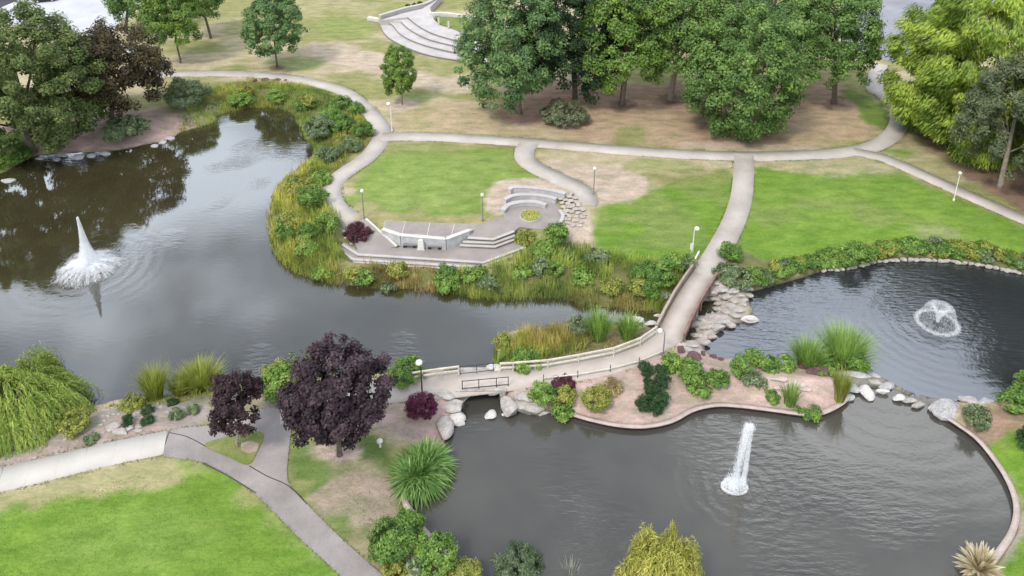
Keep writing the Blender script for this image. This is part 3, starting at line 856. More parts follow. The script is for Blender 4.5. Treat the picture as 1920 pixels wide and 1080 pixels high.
# far amphitheatre
amp = thing('amphitheatre', G(800, 60), 'far pale concrete amphitheatre with curved terraces and white back wall', 'amphitheatre')
AI = np.array(amp.location)
def aloc(o):
    o.parent = amp; o.data.transform(__import__('mathutils').Matrix.Translation(tuple(-AI))); return o
inner = [(935, 95), (900, 78), (875, 68), (862, 60), (845, 53), (825, 47), (814, 37), (810, 26), (806, 14), (822, -2)]
backl = [(790, 17), (762, 23), (735, 31), (712, 38)]
curves = [[(712, 38), (716, 52), (722, 63), (737, 75), (770, 91), (812, 104), (878, 114), (940, 120)],
          [(722, 40), (736, 46), (750, 62), (775, 76), (820, 90), (876, 101), (940, 108)],
          [(752, 40), (768, 54), (800, 71), (840, 82), (877, 90), (940, 100)],
          [(765, 32), (784, 47), (810, 61), (845, 72), (877, 79), (940, 92)]]
for k, cu in enumerate(curves):
    z = .28 + .36 * k
    f = smooth(np.array([G(a, b, z)[:2] for a, b in cu]), False, 5)
    bk = np.array([G(a, b, z)[:2] for a, b in inner + backl])
    aloc(prism(np.concatenate([f, bk]), -.3, z, 'terrace', M['tier']))
    A, B = strip_edges(f, .16)
    aloc(prism(np.concatenate([A, B[::-1]]), z - .26 + .01, z - .10, 'riser', M['grey_metal']))
zw_ = 1.36
f = smooth(np.array([G(a, b, 1.9)[:2] for a, b in [(806, 24), (840, 25), (870, 29), (918, 36), (960, 45)]]), False, 4)
A, B = strip_edges(f, .6); aloc(prism(np.concatenate([A, B[::-1]]), -.2, 2.0, 'back_wall', M['white_stone']))
o = prism(np.array([G(a, b, 1.4)[:2] for a, b in [(816, 30), (870, 34), (930, 44), (950, 85), (900, 77), (875, 67), (862, 59), (845, 52), (827, 46)]]), .2, 1.42, 'stage_lawn', M['verge']); aloc(o)
for (x, y) in ((822.5, 46), (841, 53), (867, 62)):
    b = G(x, y, 1.42); V, F = boxbar(b, b + (0, 0, 1.3), .3, .3); aloc(poly_mesh('post', V, F, M['white_stone']))
V, F = boxbar(G(690, 34, .3), G(714, 38, .3), .9, .6); aloc(poly_mesh('end_block', V, F, M['white_stone']))
l = smooth(np.array([G(a, b, .9)[:2] for a, b in [(712, 36), (735, 29), (762, 21), (790, 15), (806, 9), (825, -4)]]), False, 3)
A, B = strip_edges(l, .7); aloc(prism(np.concatenate([A, B[::-1]]), -.2, 1.75, 'side_wall', M['tier']))

ORD = 'first second third fourth fifth sixth seventh eighth ninth tenth eleventh twelfth thirteenth fourteenth fifteenth sixteenth seventeenth eighteenth nineteenth twentieth'.split()
ORD += ['twenty ' + w for w in ORD[:9]] + ['thirtieth'] + ['thirty ' + w for w in ORD[:9]]
# ------------------------------------------------------------------ rocks
def rock_mesh(seed, mat, flat=.6, sub=3, ang=.35):
    r = np.random.default_rng(seed)
    import bmesh
    bm = bmesh.new(); bmesh.ops.create_icosphere(bm, subdivisions=sub, radius=1)
    V = np.array([v.co[:] for v in bm.verts])
    for _ in range(9):                                    # knock flat facets off
        n = r.normal(size=3); n[2] *= .7; n /= np.linalg.norm(n); d = r.uniform(.55, .88)
        q = V @ n; V = V - np.outer(np.maximum(q - d, 0) * .9, n)
    ph = r.uniform(0, 50, 3)
    nn = fbm(V[:, 0] * 1.6 + ph[0] + V[:, 2], V[:, 1] * 1.6 + ph[1] - V[:, 2] * .7, 3) - .5
    V = V * (1 + ang * nn)[:, None]; V[:, 2] *= flat
    for v, c in zip(bm.verts, V): v.co = c
    me = bpy.data.meshes.new('rock'); bm.to_mesh(me); bm.free()
    me.polygons.foreach_set('use_smooth', np.ones(len(me.polygons), bool))
    me.set_sharp_from_angle(angle=.42)
    me.materials.append(mat); return me
RK = {k: [rock_mesh(s * 10 + i, M[m], fl, sb) for i in range(5)] for s, (k, m, fl, sb) in enumerate(
    (('pale', 'rock', .55, 3), ('slab', 'rock', .32, 3), ('white', 'white_rock', .6, 3), ('grey', 'grey_rock', .4, 3), ('red', 'red_rock', .6, 3), ('small', 'rock', .6, 2), ('pink', 'pink_rock', .25, 3)))}
_rk = [0]
def rock(px, py, w, h, kind, label, group=None, sink=.3, z=None, name='rock', rz=None):
    """stone whose outline in the picture is about w x h pixels, centred on px, py"""
    _rk[0] += 1
    p = GT(px, py + h * .3) if z is None else G(px, py + h * .3, z)
    s = ppm(px, py, p[2])
    dep = TH + math.atan((py - CY) / FPX)
    me = RK[kind][_rk[0] % 5]
    o = bpy.data.objects.new(name, me); COL.objects.link(o)
    a = w / 2 / s * 1.1
    fl = {'pale': .55, 'slab': .32, 'white': .6, 'grey': .4, 'red': .6, 'small': .6, 'pink': .25}[kind]
    b = max(h / 2 / s / (math.sin(dep) + .35 * fl), .4 * a)
    hz = .5 * (a + min(b, a * 1.4))
    o.scale = (a, b, hz)
    o.location = (p[0], p[1], p[2] + hz * fl * (1 - 2 * sink) * .6)
    o.rotation_euler = (0, 0, (RNG.uniform(-.3, .3) if rz is None else rz))
    return tag(o, label, 'rock', group)

rock(833, 784, 34, 56, 'pale', 'tall pale pink boulder slab left of the bridge arch at the water', z=ZW + .25)
rock(856, 777, 32, 26, 'white', 'pale flat topped boulder between the pink slab and the bridge arch', z=ZW + .2)
rock(859, 793, 30, 8, 'white', 'thin white ledge stone at the waterline below the bridge boulders', z=ZW)
rock(846, 754, 50, 28, 'slab', 'broad pale sloping slab beside the left end of the small bridge')
rock(833, 736, 40, 22, 'slab', 'pale weathered slab above the boulders on the left bridge bank')
rock(920, 772, 23, 24, 'white', 'white oval boulder standing in the water before the bridge arch', z=ZW)
rock(943, 776, 6, 6, 'white', 'small white stone in the water right of the oval boulder', z=ZW)
rock(958, 777, 7, 5, 'grey', 'small grey stone in the water near the right bridge bank', z=ZW)
rock(953, 752, 34, 44, 'pale', 'tall pale boulder flanking the right side of the bridge arch', z=ZW + .4)
rock(988, 757, 62, 30, 'pale', 'long rounded pale boulder sloping to the water right of the arch', z=ZW + .3)
rock(985, 736, 50, 22, 'slab', 'flat pale slab behind the long boulder beside the footpath')
rock(1012, 771, 40, 10, 'slab', 'thin pale ledge at the waterline under the green island shrub', z=ZW)
rock(928, 686, 30, 20, 'white', 'pale stone block at the lake end of the small bridge')
rock(912, 694, 18, 12, 'pale', 'small pale stone beside the lake end of the small bridge')
rock(1190, 598, 36, 22, 'white', 'large smooth white boulder in the channel by the wooden bridge', z=ZW)
rock(1220, 604, 22, 12, 'white', 'flat white stone between the smooth boulder and the wooden bridge', z=ZW)
rock(1248, 551, 26, 14, 'grey', 'grey flat stone in the grass left of the wooden bridge')
rock(1233, 590, 14, 8, 'white', 'small white stone under the left side of the wooden bridge', z=ZW)
# tumble of stones right of the wooden bridge
gs = 'stones tumbled down beside the wooden bridge'
lab = 'pale stone in the tumbled bank between wooden bridge and right pond'
r2 = np.random.default_rng(5)
TUM = [(1352, 540, 30, 12), (1372, 545, 26, 12), (1390, 538, 18, 10), (1406, 540, 16, 10), (1362, 554, 24, 12), (1384, 552, 26, 10), (1402, 552, 20, 9), (1374, 562, 22, 12),
        (1395, 561, 20, 10), (1349, 566, 18, 10), (1371, 572, 20, 14), (1393, 568, 14, 12), (1360, 583, 22, 12), (1384, 579, 24, 14), (1346, 577, 16, 10), (1330, 545, 26, 14),
        (1340, 558, 22, 12), (1376, 590, 26, 10), (1340, 590, 34, 14), (1318, 595, 34, 16), (1355, 600, 34, 10), (1400, 596, 30, 9), (1368, 606, 20, 14), (1325, 609, 36, 14),
        (1305, 606, 22, 12), (1345, 612, 26, 12), (1296, 646, 30, 10), (1318, 640, 26, 12), (1310, 628, 24, 10), (1335, 628, 22, 12), (1290, 655, 18, 9), (1340, 530, 20, 9), (1360, 530, 16, 8)]
yo = sorted((y, x) for x, y, w, h in TUM)
for (x, y, w, h) in TUM:
    rock(x, y, w * r2.uniform(.85, 1.15), h, 'slab' if w > 28 else 'pale', f'pale stone in the tumble right of the wooden bridge, {ORD[yo.index((y, x))]} from the top', gs, z=max(float(GT(x, y)[2]), ZW + .05 + .02 * (580 - min(y, 580)) / 4))
rock(1405, 597, 34, 12, 'white', 'flat white slab jutting from the bridge stones into the right pond', z=ZW + .05)
for (x, y, w, h, l) in [(1300, 663, 26, 22, 'dark red round boulder south of the wooden bridge'), (1318, 660, 12, 12, 'small dark red stone right of the round red boulder'),
        (1338, 667, 16, 9, 'dark red stone at the pond edge beyond the red boulder'), (1352, 672, 12, 7, 'smallest dark red stone at the right pond shore'),
        (1536, 692, 46, 26, 'large dark red boulder below the big ornamental grass'), (1508, 684, 24, 16, 'dark red boulder on the left of the large red one'),
        (1277, 652, 18, 18, 'mossy brown boulder at the foot of the wooden bridge')]:
    rock(x, y, w, h, 'red', l)
for (x, y, w, h, l) in [(1462, 708, 34, 10, 'upper pale pink flat stone on the bare island point'), (1490, 718, 44, 12, 'widest pale pink flat stone on the bare island point'), (1470, 726, 36, 9, 'lowest pale pink flat stone on the bare island point'), (1512, 728, 28, 9, 'small pale flat stone right of the wide pink one')]:
    rock(x, y, w, h, 'pink', l)
# weir between the right and the lower pond
for (x, y, w, h, k, l) in [(1606, 704, 56, 14, 'grey', 'long grey ledge behind the yellow green grass at the weir'), (1640, 702, 20, 14, 'grey', 'grey block at the pond end of the long ledge'),
        (1600, 722, 30, 24, 'grey', 'broken grey slab beside the yellow green upright plant'), (1625, 728, 24, 34, 'white', 'pointed pale slab leaning into the weir'),
        (1640, 715, 30, 12, 'pale', 'pale flat stone above the pointed weir slab'), (1663, 721, 34, 14, 'grey', 'flat grey stone at the start of the weir sill'),
        (1655, 733, 26, 8, 'white', 'low white sill stone of the weir'), (1685, 742, 24, 17, 'white', 'rounded pale boulder in the middle of the weir'),
        (1707, 750, 28, 9, 'pale', 'low mossy sill stone right of the rounded weir boulder'), (1722, 757, 26, 11, 'pale', 'mossy stone before the big weir slab'),
        (1774, 758, 60, 44, 'grey', 'biggest grey slab at the right end of the weir'), (1812, 747, 36, 18, 'pale', 'pale slab behind the biggest weir slab'),
        (1846, 750, 42, 14, 'grey', 'long grey stone leading from the weir to the right bank'), (1592, 744, 30, 10, 'grey', 'low grey stone at the tip of the shrub island')]:
    rock(x, y, w, h, k, l, z=ZW + .12)
# shore stones of the right pond
for kst, px in enumerate(np.arange(1545, 1925, 11.5)):
    j = np.argmin(((POND2 - G(px, np.interp(px, [1545, 1600, 1640, 1700, 1780, 1850, 1925], [508, 503, 491, 487, 490, 500, 516]), ZW)[:2]) ** 2).sum(1))
    q = POND2[j]; u, v = proj(np.array([q[0], q[1], ZW]))
    rock(float(px + r2.uniform(-2, 2)), float(np.interp(px, [1545, 1600, 1640, 1700, 1780, 1850, 1925], [506, 501, 489, 485, 488, 497, 513])), r2.uniform(10, 16), r2.uniform(6, 9), 'small',
         f'small grey shore stone, {ORD[kst]} from the bridge along the right pond', 'stones along the north shore of the right pond', z=ZW + .1)
# bank stones by the footpath, by the terrace and on the far left shore
for kk, (x, y, w, h) in enumerate([(215, 796, 26, 18), (226, 806, 30, 16), (240, 800, 20, 16), (205, 802, 14, 12), (258, 806, 18, 9), (262, 798, 14, 9)]):
    rock(x, y, w, h, 'pale', f'pale brown outcrop rock on the bare left bank, {ORD[kk]} of six', 'outcrop rocks on the bare left bank')
for k, x in enumerate(np.sort(r2.uniform(60, 330, 38))):
    y = np.interp(x, [60, 140, 240, 330], [822, 782, 756, 748]) + r2.uniform(-8, 50) * (1 - .4 * (x > 250))
    y = min(y, np.interp(x, [60, 330], [858, 792]))
    rock(float(x), float(y), r2.uniform(4, 12), r2.uniform(3, 7), 'small', f'small stone lying on the bare bank, {ORD[k]} from the willow', 'stones scattered over the bare left bank')
for kk, (x, y, w, h) in enumerate([(651, 442, 12, 10), (660, 452, 11, 11), (675, 461, 14, 15), (690, 466, 15, 8), (644, 432, 9, 9)]):
    rock(x, y, w, h, 'white', f'cream stone beside the terrace ramp, {ORD[kk]} from the lake path', 'cream stones beside the terrace ramp')
for kk, (x, y, w, h) in enumerate([(75, 295, 18, 9), (108, 298, 14, 7), (146, 293, 26, 11), (172, 290, 18, 9), (196, 287, 22, 8), (120, 291, 16, 7), (18, 338, 30, 8), (305, 265, 16, 8), (290, 272, 14, 7), (318, 258, 18, 9)]):
    rock(x, y, w, h, 'grey', f'grey waterline rock under the trees on the far left shore, {ORD[kk]} of ten', 'rocks along the far left shore', z=ZW + .02)
for kk, (x, y, w, h) in enumerate([(478, 150, 9, 7), (497, 148, 12, 8), (520, 149, 12, 5), (535, 150, 8, 4)]):
    rock(x, y, w, h, 'red', f'dark stone beside the far path above the reeds, {ORD[kk]} from the west', 'dark stones by the far path')

# paving stones of the rough stair beside the seat walls
stair = thing('stone_stair', G(1075, 385), 'rough stair of pale broken paving stones beside the curved seat walls', 'stair')
SI = np.array(stair.location)
M['paver'] = surf_mat('broken_paving', (.33, .285, .245), (.44, .39, .345), 1.2, .9, 14, .4)
stone_me = [rock_mesh(300 + i, M['paver'], .16, 1, .2) for i in range(4)]
for i in range(9):
    for j in range(5):
        x = 1030 + j * 11 + i * 4.2 + r2.uniform(-2, 2) - (i > 5) * (i - 5) * 7; y = 358 + i * 7 + j * 2.0 + r2.uniform(-1.5, 1.5)
        if i > 2 and j < 1: continue
        p = G(x, y, .1)
        if np.linalg.norm(p[:2] - circ0) < cr + .25: continue
        o = bpy.data.objects.new('stone', stone_me[(i * 3 + j) % 4]); COL.objects.link(o); o.parent = stair
        o.location = tuple(p - SI + (0, 0, -.04 + .25 * (1 - i / 9))); s = r2.uniform(.34, .5); o.scale = (s * 1.2, s, s * .9); o.rotation_euler = (0, 0, r2.uniform(0, 6))

# ------------------------------------------------------------------ bridges
# wooden-sided bridge
BL = np.array([G(a, b, .35)[:2] for a, b in [(1321, 511), (1306, 536), (1288, 566), (1271, 597), (1256, 626)]])
BLs = smooth(BL, False, 4)
br = thing('footbridge', (*BLs[len(BLs) // 2], 0), 'concrete footbridge with brown timber sides crossing the rocky channel', 'bridge')
BI = np.array(br.location)
import mathutils
def bloc(o, par=br, org=BI):
    o.parent = par; o.data.transform(mathutils.Matrix.Translation(tuple(-np.asarray(org, float)))); return o
def bz(t): return .06 + .34 * math.sin(math.pi * t)
n = len(BLs)
A, B = strip_edges(BLs, 2.35)
zt = np.array([bz(i / (n - 1)) for i in range(n)])
V = np.concatenate([np.c_[A, zt], np.c_[B, zt], np.c_[A, zt - .3], np.c_[B, zt - .3]])
i = np.arange(n - 1)
Fq = np.concatenate([np.stack([i + n, i + n + 1, i + 1, i], 1), np.stack([i + 2 * n, i + 2 * n + 1, i + 3 * n + 1, i + 3 * n], 1), np.stack([i, i + 1, i + 2 * n + 1, i + 2 * n], 1), np.stack([i + n + 1, i + n, i + 3 * n, i + 3 * n + 1], 1)])
bloc(mesh_np('deck', V, Fq, M['deck']))
for side, sg in ((0, 1), (1, -1)):
    E = strip_edges(BLs, 2.55)[side]
    for a in range(0, n - 4, 4):
        for lev in range(3):
            V, F = boxbar((*E[a], zt[a] + .02 + lev * .27), (*E[a + 4], zt[a + 4] + .02 + lev * .27), .07, .24)
            bloc(poly_mesh('plank', V, F, M['brown_wood'] if side == 0 else M['tan_wood']))
        V, F = boxbar((*E[a], zt[a] + .76), (*E[a + 4], zt[a + 4] + .76), .22, .07); bloc(poly_mesh('handrail', V, F, M['brown_wood'] if side == 0 else M['tan_wood']))
    E2 = strip_edges(BLs, 2.75)[side]
    for a in range(0, n, 4):
        V, F = boxbar((*E2[a], zt[a] - .5), (*E2[a], zt[a] + .72), .12, .12); bloc(poly_mesh('post', V, F, M['brown_wood'] if side == 0 else M['tan_wood']))
for t0, wd in ((0, 1.2), (.5, .7), (1, 1.2)):
    k = t0 * (n - 1); p = np.array([np.interp(k, np.arange(n), BLs[:, j]) for j in (0, 1)]); d = BLs[-1] - BLs[0]; d /= np.linalg.norm(d); nn = np.array([-d[1], d[0]])
    q = [p - d * wd / 2 - nn * 1.1, p + d * wd / 2 - nn * 1.1, p + d * wd / 2 + nn * 1.1, p - d * wd / 2 + nn * 1.1]
    bloc(prism(q, -2.4, bz(t0) - .3, 'pier', M['rock']))

# low stone bridge with the arch
a, b = G(856, 757, ZW), G(948, 756, ZW)
sb = thing('stone_bridge', (*((a + b) / 2)[:2], 0), 'low pale stone bridge with a rough dark arch over the pond outlet', 'bridge')
SB = np.array(sb.location); L_ = np.linalg.norm((b - a)[:2]); ex = (b - a)[:2] / L_; ey = np.array([-ex[1], ex[0]])
fx = lambda x: (x - 856) / (948 - 856) * L_
ops = [(fx(868), -2.2), (fx(870), ZW + .1), (fx(878), ZW + .55), (fx(888), ZW + .95), (fx(902), ZW + 1.05), (fx(912), ZW + .98), (fx(918), ZW + .78), (fx(928), ZW + .8), (fx(936), ZW + 1.0), (fx(939), ZW + .4), (fx(938), -2.2)]
prof = [(0, -2.2)] + ops + [(L_, -2.2), (L_, .01), (L_ * .6, .02), (L_ * .3, .02), (0, .01)]
def xz(x, z, d, jit=0): return (*(a[:2] + ex * x + ey * d), z)
n = len(prof); dpt = 2.9
V = [xz(x, z, 0) for x, z in prof] + [xz(x, z, dpt) for x, z in prof]
F = [list(range(n)), list(range(2 * n - 1, n - 1, -1))] + [[k, k + n, (k + 1) % n + n, (k + 1) % n] for k in range(n)]
o = poly_mesh('arch', V, F, M['rock']); bloc(o, sb, SB); o.modifiers.new('edge', 'BEVEL').width = .06
for d in (.12,):
    V, F = boxbar(xz(-.05, .08, d), xz(L_ + .05, .08, d), .24, .18); bloc(poly_mesh('edge_stone', V, F, M['rock']), sb, SB)

# ------------------------------------------------------------------ rails
def rail_fence(posts, h, rails, mats, label, pw=.1, rw=(.09, .12), zlift=0.0, postmat=None, cat='railing', name='railing'):
    P = [np.array(p) for p in posts]
    t = thing(name, P[0], label, cat)
    for p in P:
        V, F = boxbar(p - P[0] - (0, 0, .15), p - P[0] + (0, 0, h), pw, pw); poly_mesh('post', V, F, postmat or mats, t)
    for r in rails:
        for u, v in zip(P[:-1], P[1:]):
            V, F = boxbar(u - P[0] + (0, 0, r), v - P[0] + (0, 0, r), *rw); poly_mesh('rail', V, F, mats, t)
    return t
Z0 = lambda x, y, z=.05: G(x, y, z)
rail_fence([Z0(756, 718), Z0(792, 712), Z0(828, 707), Z0(860, 703)], .95, (.9, .45), M['wood'], 'pale timber rail at the lake side of the path by the maroon tree', .12, (.14, .12))
rail_fence([Z0(863, 703), Z0(894, 700), Z0(925, 696)], .95, (.9, .15), M['iron'], 'thin dark iron railing over the lake side of the stone bridge', .05, (.04, .04))
rail_fence([G(867, 731, .1), G(898, 728, .1), G(931, 725, .1), G(953, 723, .1)], .95, (.92, .14), M['iron'], 'dark iron railing over the arch of the stone bridge', .07, (.045, .045))
RR = smooth([(938, 697), (962, 696), (1027, 691), (1084, 681), (1150, 668), (1200, 649), (1230, 628)], False, 1)
rail_fence([Z0(*p) for p in RR], .95, (.9, .42), M['wood'], 'long pale timber rail curving between the reeds and the footpath', .11, (.14, .13))
rail_fence([Z0(*p) for p in [(1019, 715), (1083, 708), (1144, 697), (1198, 683), (1243, 664)]], .75, (.35,), M['wood'], 'low edge rail with thin dark posts along the island flower bed', .06, (.10, .07), postmat=M['iron'])
rail_fence([Z0(1297, 504), Z0(1310, 478)], .5, (.45,), M['pale_paint'], 'short white handrail at the lawn end of the wooden bridge', .1, (.14, .1))

# ------------------------------------------------------------------ lamps
def lamp(px, py, h, label, mat='grey_metal', arm=0.0, r=.21):
    p = GT(px, py)
    t = thing('lamp_post', p, label, 'lamp post', 'park lamp posts')
    V, F = lathe([(.13, -.1), (.13, .22), (.07, .3)], 10); poly_mesh('base', V, F, M[mat], t)
    V, F = tube([(0, 0, .25), (0, 0, h * .6), (0, 0, h - .25)], [.065, .055, .045], 8); poly_mesh('pole', V, F, M[mat], t)
    if arm:
        V, F = tube([(0, 0, h - .27), (arm * .25, 0, h + .02), (arm * .7, 0, h + .1), (arm, 0, h + .02)], .035, 6); poly_mesh('arm', V, F, M[mat], t)
    V, F = lathe([(.05, h - .27), (.12, h - .2), (r, h - .1), (r * 1.05, h), (r * .85, h + .12), (r * .4, h + .2), (.02, h + .22)], 14, (arm, 0, 0))
    poly_mesh('lamp_head', V, F, M['white_lamp'], t, True)
    return t
lamp(735, 246, 4.2, 'tall pale lamp post at the junction of the two far paths', 'pale_paint', -.25, .3)
lamp(683, 412, 3.8, 'thin lamp post at the west corner of the lakeside terrace')
lamp(905, 414, 3.4, 'thin lamp post on the lawn edge behind the terrace floor')
lamp(1113, 364, 3.5, 'thin lamp post beside the bare patch near the seat walls')
lamp(1788, 376, 3.7, 'lamp post standing alone beside the east path', 'pale_paint')
lamp(1298, 472, 2.9, 'lamp post with a short arm at the lawn end of the bridge', 'pale_paint', .25, .26)
lamp(1243, 668, 2.8, 'lamp post with a curved arm where the bridge meets the island path', 'grey_metal', -.45, .24)
lamp(792, 744, 3.6, 'lamp post above the magenta shrub beside the stone bridge', 'iron', -.12, .28)
p = GT(713, 838)
t = thing('bollard_light', p, 'short bollard light with a white cap on the grass by the maroon tree', 'light')
V, F = lathe([(.1, -.1), (.09, .5)], 10); poly_mesh('post', V, F, M['pale_paint'], t)
V, F = lathe([(.1, .5), (.24, .56), (.24, .64), (.12, .74), (.02, .76)], 14); poly_mesh('cap', V, F, M['white_lamp'], t, True)
p = GT(1296, 474)
t = thing('sign_board', p + (-.05, -.1, 0), 'small blank white board on a stake at the foot of the bridge lamp', 'sign')
V, F = boxbar((0, 0, 0), (0, 0, .8), .05, .05); poly_mesh('stake', V, F, M['pale_paint'], t)
V, F = boxbar((0, -.04, .5), (0, -.04, 1.25), .34, .05, (0, 1, 0)); poly_mesh('board', V, F, M['white_lamp'], t)

# dark car at the far road
p = G(86, 2, 0.06)
cr_ = thing('parked_car', p, 'dark car parked on the far road at the top left corner', 'car', rz=.35)
def loft(sections):
    V, F = [], []
    m = len(sections[0])
    for s in sections: V += s
    for k in range(len(sections) - 1):
        for j in range(m):
            F.append([k * m + j, k * m + (j + 1) % m, (k + 1) * m + (j + 1) % m, (k + 1) * m + j])
    F.append(list(range(m - 1, -1, -1))); F.append([(len(sections) - 1) * m + j for j in range(m)])
    return V, F
sec = lambda x, w, z0, z1: [(x, -w, z0), (x, w, z0), (x, w * 1.02, (z0 + z1) / 2), (x, w * .92, z1), (x, -w * .92, z1), (x, -w * 1.02, (z0 + z1) / 2)]
V, F = loft([sec(-2.2, .72, .4, .75), sec(-1.9, .86, .28, .92), sec(-.9, .9, .25, .98), sec(.9, .9, .25, .98), sec(1.8, .86, .28, .88), sec(2.2, .72, .4, .68)]); poly_mesh('body', V, F, M['car_paint'], cr_, False)
V, F = loft([sec(-1.7, .74, .9, .99), sec(-1.1, .7, .9, 1.42), sec(.1, .7, .9, 1.45), sec(.95, .76, .9, .99)]); poly_mesh('cabin', V, F, M['car_glass'], cr_)
V, F = boxbar((-1.05, 0, 1.45), (.1, 0, 1.475), 1.26, .05); poly_mesh('roof', V, F, M['car_paint'], cr_)
for sx in (-1.35, 1.35):
    for sy in (-.82, .82):
        V, F = tube([(sx, sy - .11, .32), (sx, sy + .11, .32)], .32, 14); w = poly_mesh('wheel', V, F, M['rubber'], cr_)
        V, F = tube([(sx, sy + math.copysign(.112, sy), .32), (sx, sy + math.copysign(.13, sy), .32)], .19, 10); poly_mesh('rim', V, F, M['granite'], w)
for sy in (-.6, .6):
    V, F = boxbar((2.1, sy - .18, .66), (2.1, sy + .18, .66), .12, .1); poly_mesh('headlight', V, F, M['white_lamp'], cr_)

# ------------------------------------------------------------------ fountains
def streaks(P, Vv, L, W, rng):
    d = Vv / (np.linalg.norm(Vv, axis=1)[:, None] + 1e-9)
    nrm = rng.normal(size=P.shape) * .6 + np.array([0, -.5, .9])
    a = np.cross(d, nrm); a /= np.linalg.norm(a, axis=1)[:, None] + 1e-9
    L = L[:, None]; W = W[:, None]
    Q = np.stack([P - d * L, P + a * W, P + d * L, P - a * W], 1)
    n = len(P)
    return Q.reshape(-1, 3), np.arange(n * 4).reshape(n, 4)
def jets(rng, n, v0, spread, tmax=1, wind=(0, 0), r0=.04, drag=.0):
    """drops on ballistic paths from a nozzle at the origin"""
    v0 = np.broadcast_to(v0, (n,)) * rng.uniform(.93, 1.0, n)
    el = spread[0] + (spread[1] - spread[0]) * rng.random(n); az = rng.uniform(0, 2 * math.pi, n)
    vx, vy, vz = v0 * np.sin(el) * np.cos(az), v0 * np.sin(el) * np.sin(az), v0 * np.cos(el)
    T = 2 * vz / 9.8
    t = T * rng.random(n) * tmax
    P = np.stack([vx * t + wind[0] * t * t, vy * t + wind[1] * t * t, vz * t - 4.9 * t * t], 1) + rng.normal(size=(n, 3)) * r0
    P[:, 2] = np.abs(P[:, 2])
    Vv = np.stack([vx + 2 * wind[0] * t, vy, vz - 9.8 * t], 1)
    return P, Vv
def fountain(loc, label, parts):
    t = thing('fountain', loc, label, 'fountain')
    V, F = lathe([(.3, -.5), (.3, .02), (.12, .08), (.1, .14)], 14); poly_mesh('nozzle', V, F, M['iron'], t)
    for nm, (P, Vv, L, W) in parts.items():
        v, f = streaks(P, Vv, L, W, RNG)
        o = mesh_np(nm, v, f, M['spray'], t)
        o['kind'] = 'stuff'
r3 = np.random.default_rng(11)
u = lambda a, b, n: r3.uniform(a, b, n)
# left: tall pointed cone above a wide skirt of low arcs
n = 15000; h_ = r3.random(n) ** 1.25; rad = (.10 + .46 * (1 - h_) + .9 * (1 - h_) ** 3.0) * r3.random(n) ** .7; az = u(0, 6.28, n)
P = np.stack([rad * np.cos(az) + .25 * (1 - h_) * h_, rad * np.sin(az), 6.2 * h_], 1)
Vv = np.stack([rad * np.cos(az) * .5, rad * np.sin(az) * .5, np.ones(n)], 1) + r3.normal(size=(n, 3)) * .12
Pa, Va = [], []
for k in range(26):
    m = 560; az = 2 * math.pi * k / 26 + r3.uniform(-.09, .09) + r3.normal(size=m) * np.where(r3.random(m) < .55, .3, .03); R = r3.uniform(2.4, 3.7) + r3.normal(size=m) * .1
    s = r3.random(m) ** .75; hp = r3.uniform(.25, .8)
    p = np.stack([np.cos(az) * R * s, np.sin(az) * R * s, 4 * hp * s * (1 - s) + .4 * (1 - s)], 1) + r3.normal(size=(m, 3)) * .07 * (.5 + s)[:, None]
    p[:, 2] = np.abs(p[:, 2]); Pa.append(p); Va.append(np.stack([np.cos(az), np.sin(az), hp * 4 / R * (1 - 2 * s)], 1))
Pa, Va = np.concatenate(Pa), np.concatenate(Va)
m = 9000; rr = np.abs(r3.normal(size=m)) * 1.0; az = u(0, 6.28, m)
Pm = np.stack([rr * np.cos(az), rr * np.sin(az), np.abs(r3.normal(size=m)) * 1.1 * np.exp(-rr * .7)], 1)
fountain(F1, 'tall white fountain cone with a splashing skirt in the large left lake', {
    'jet': (P, Vv, u(.08, .22, n), u(.012, .03, n)), 'skirt': (Pa, Va, u(.08, .22, len(Pa)), u(.010, .026, len(Pa))), 'splash': (Pm, r3.normal(size=Pm.shape), u(.04, .10, m), u(.02, .05, m))})
# lower pond: one narrow leaning column
n = 13000; t_ = u(0, 1, n); up = r3.random(n) < .55
zz = np.where(up, 6.1 * t_ ** .85, 6.0 * (1 - t_ ** 2)); lean = np.where(up, .06, -.10 - .62 * t_ ** 1.5)
P = np.stack([lean + r3.normal(size=n) * (.085 - .05 * t_ * up + .07 * (~up)), r3.normal(size=n) * (.085 - .05 * t_ * up + .07 * (~up)) - .1 * (~up) * t_, zz], 1)
m = 5000; rr = np.sqrt(u(0, 1, m)) * 1.0; az = u(0, 6.28, m)
Pm = np.stack([rr * np.cos(az) - .55, rr * .7 * np.sin(az), np.abs(r3.normal(size=m)) * .28 * np.where(rr < .8, 1.6, .4)], 1)
fountain(F2, 'slim tall white water jet rising from the lower pond', {
    'jet': (P, np.stack([.05 * r3.normal(size=n), .05 * r3.normal(size=n), np.ones(n)], 1), u(.08, .2, n), u(.010, .024, n)),
    'splash': (Pm, r3.normal(size=Pm.shape), u(.04, .10, m), u(.014, .035, m))})
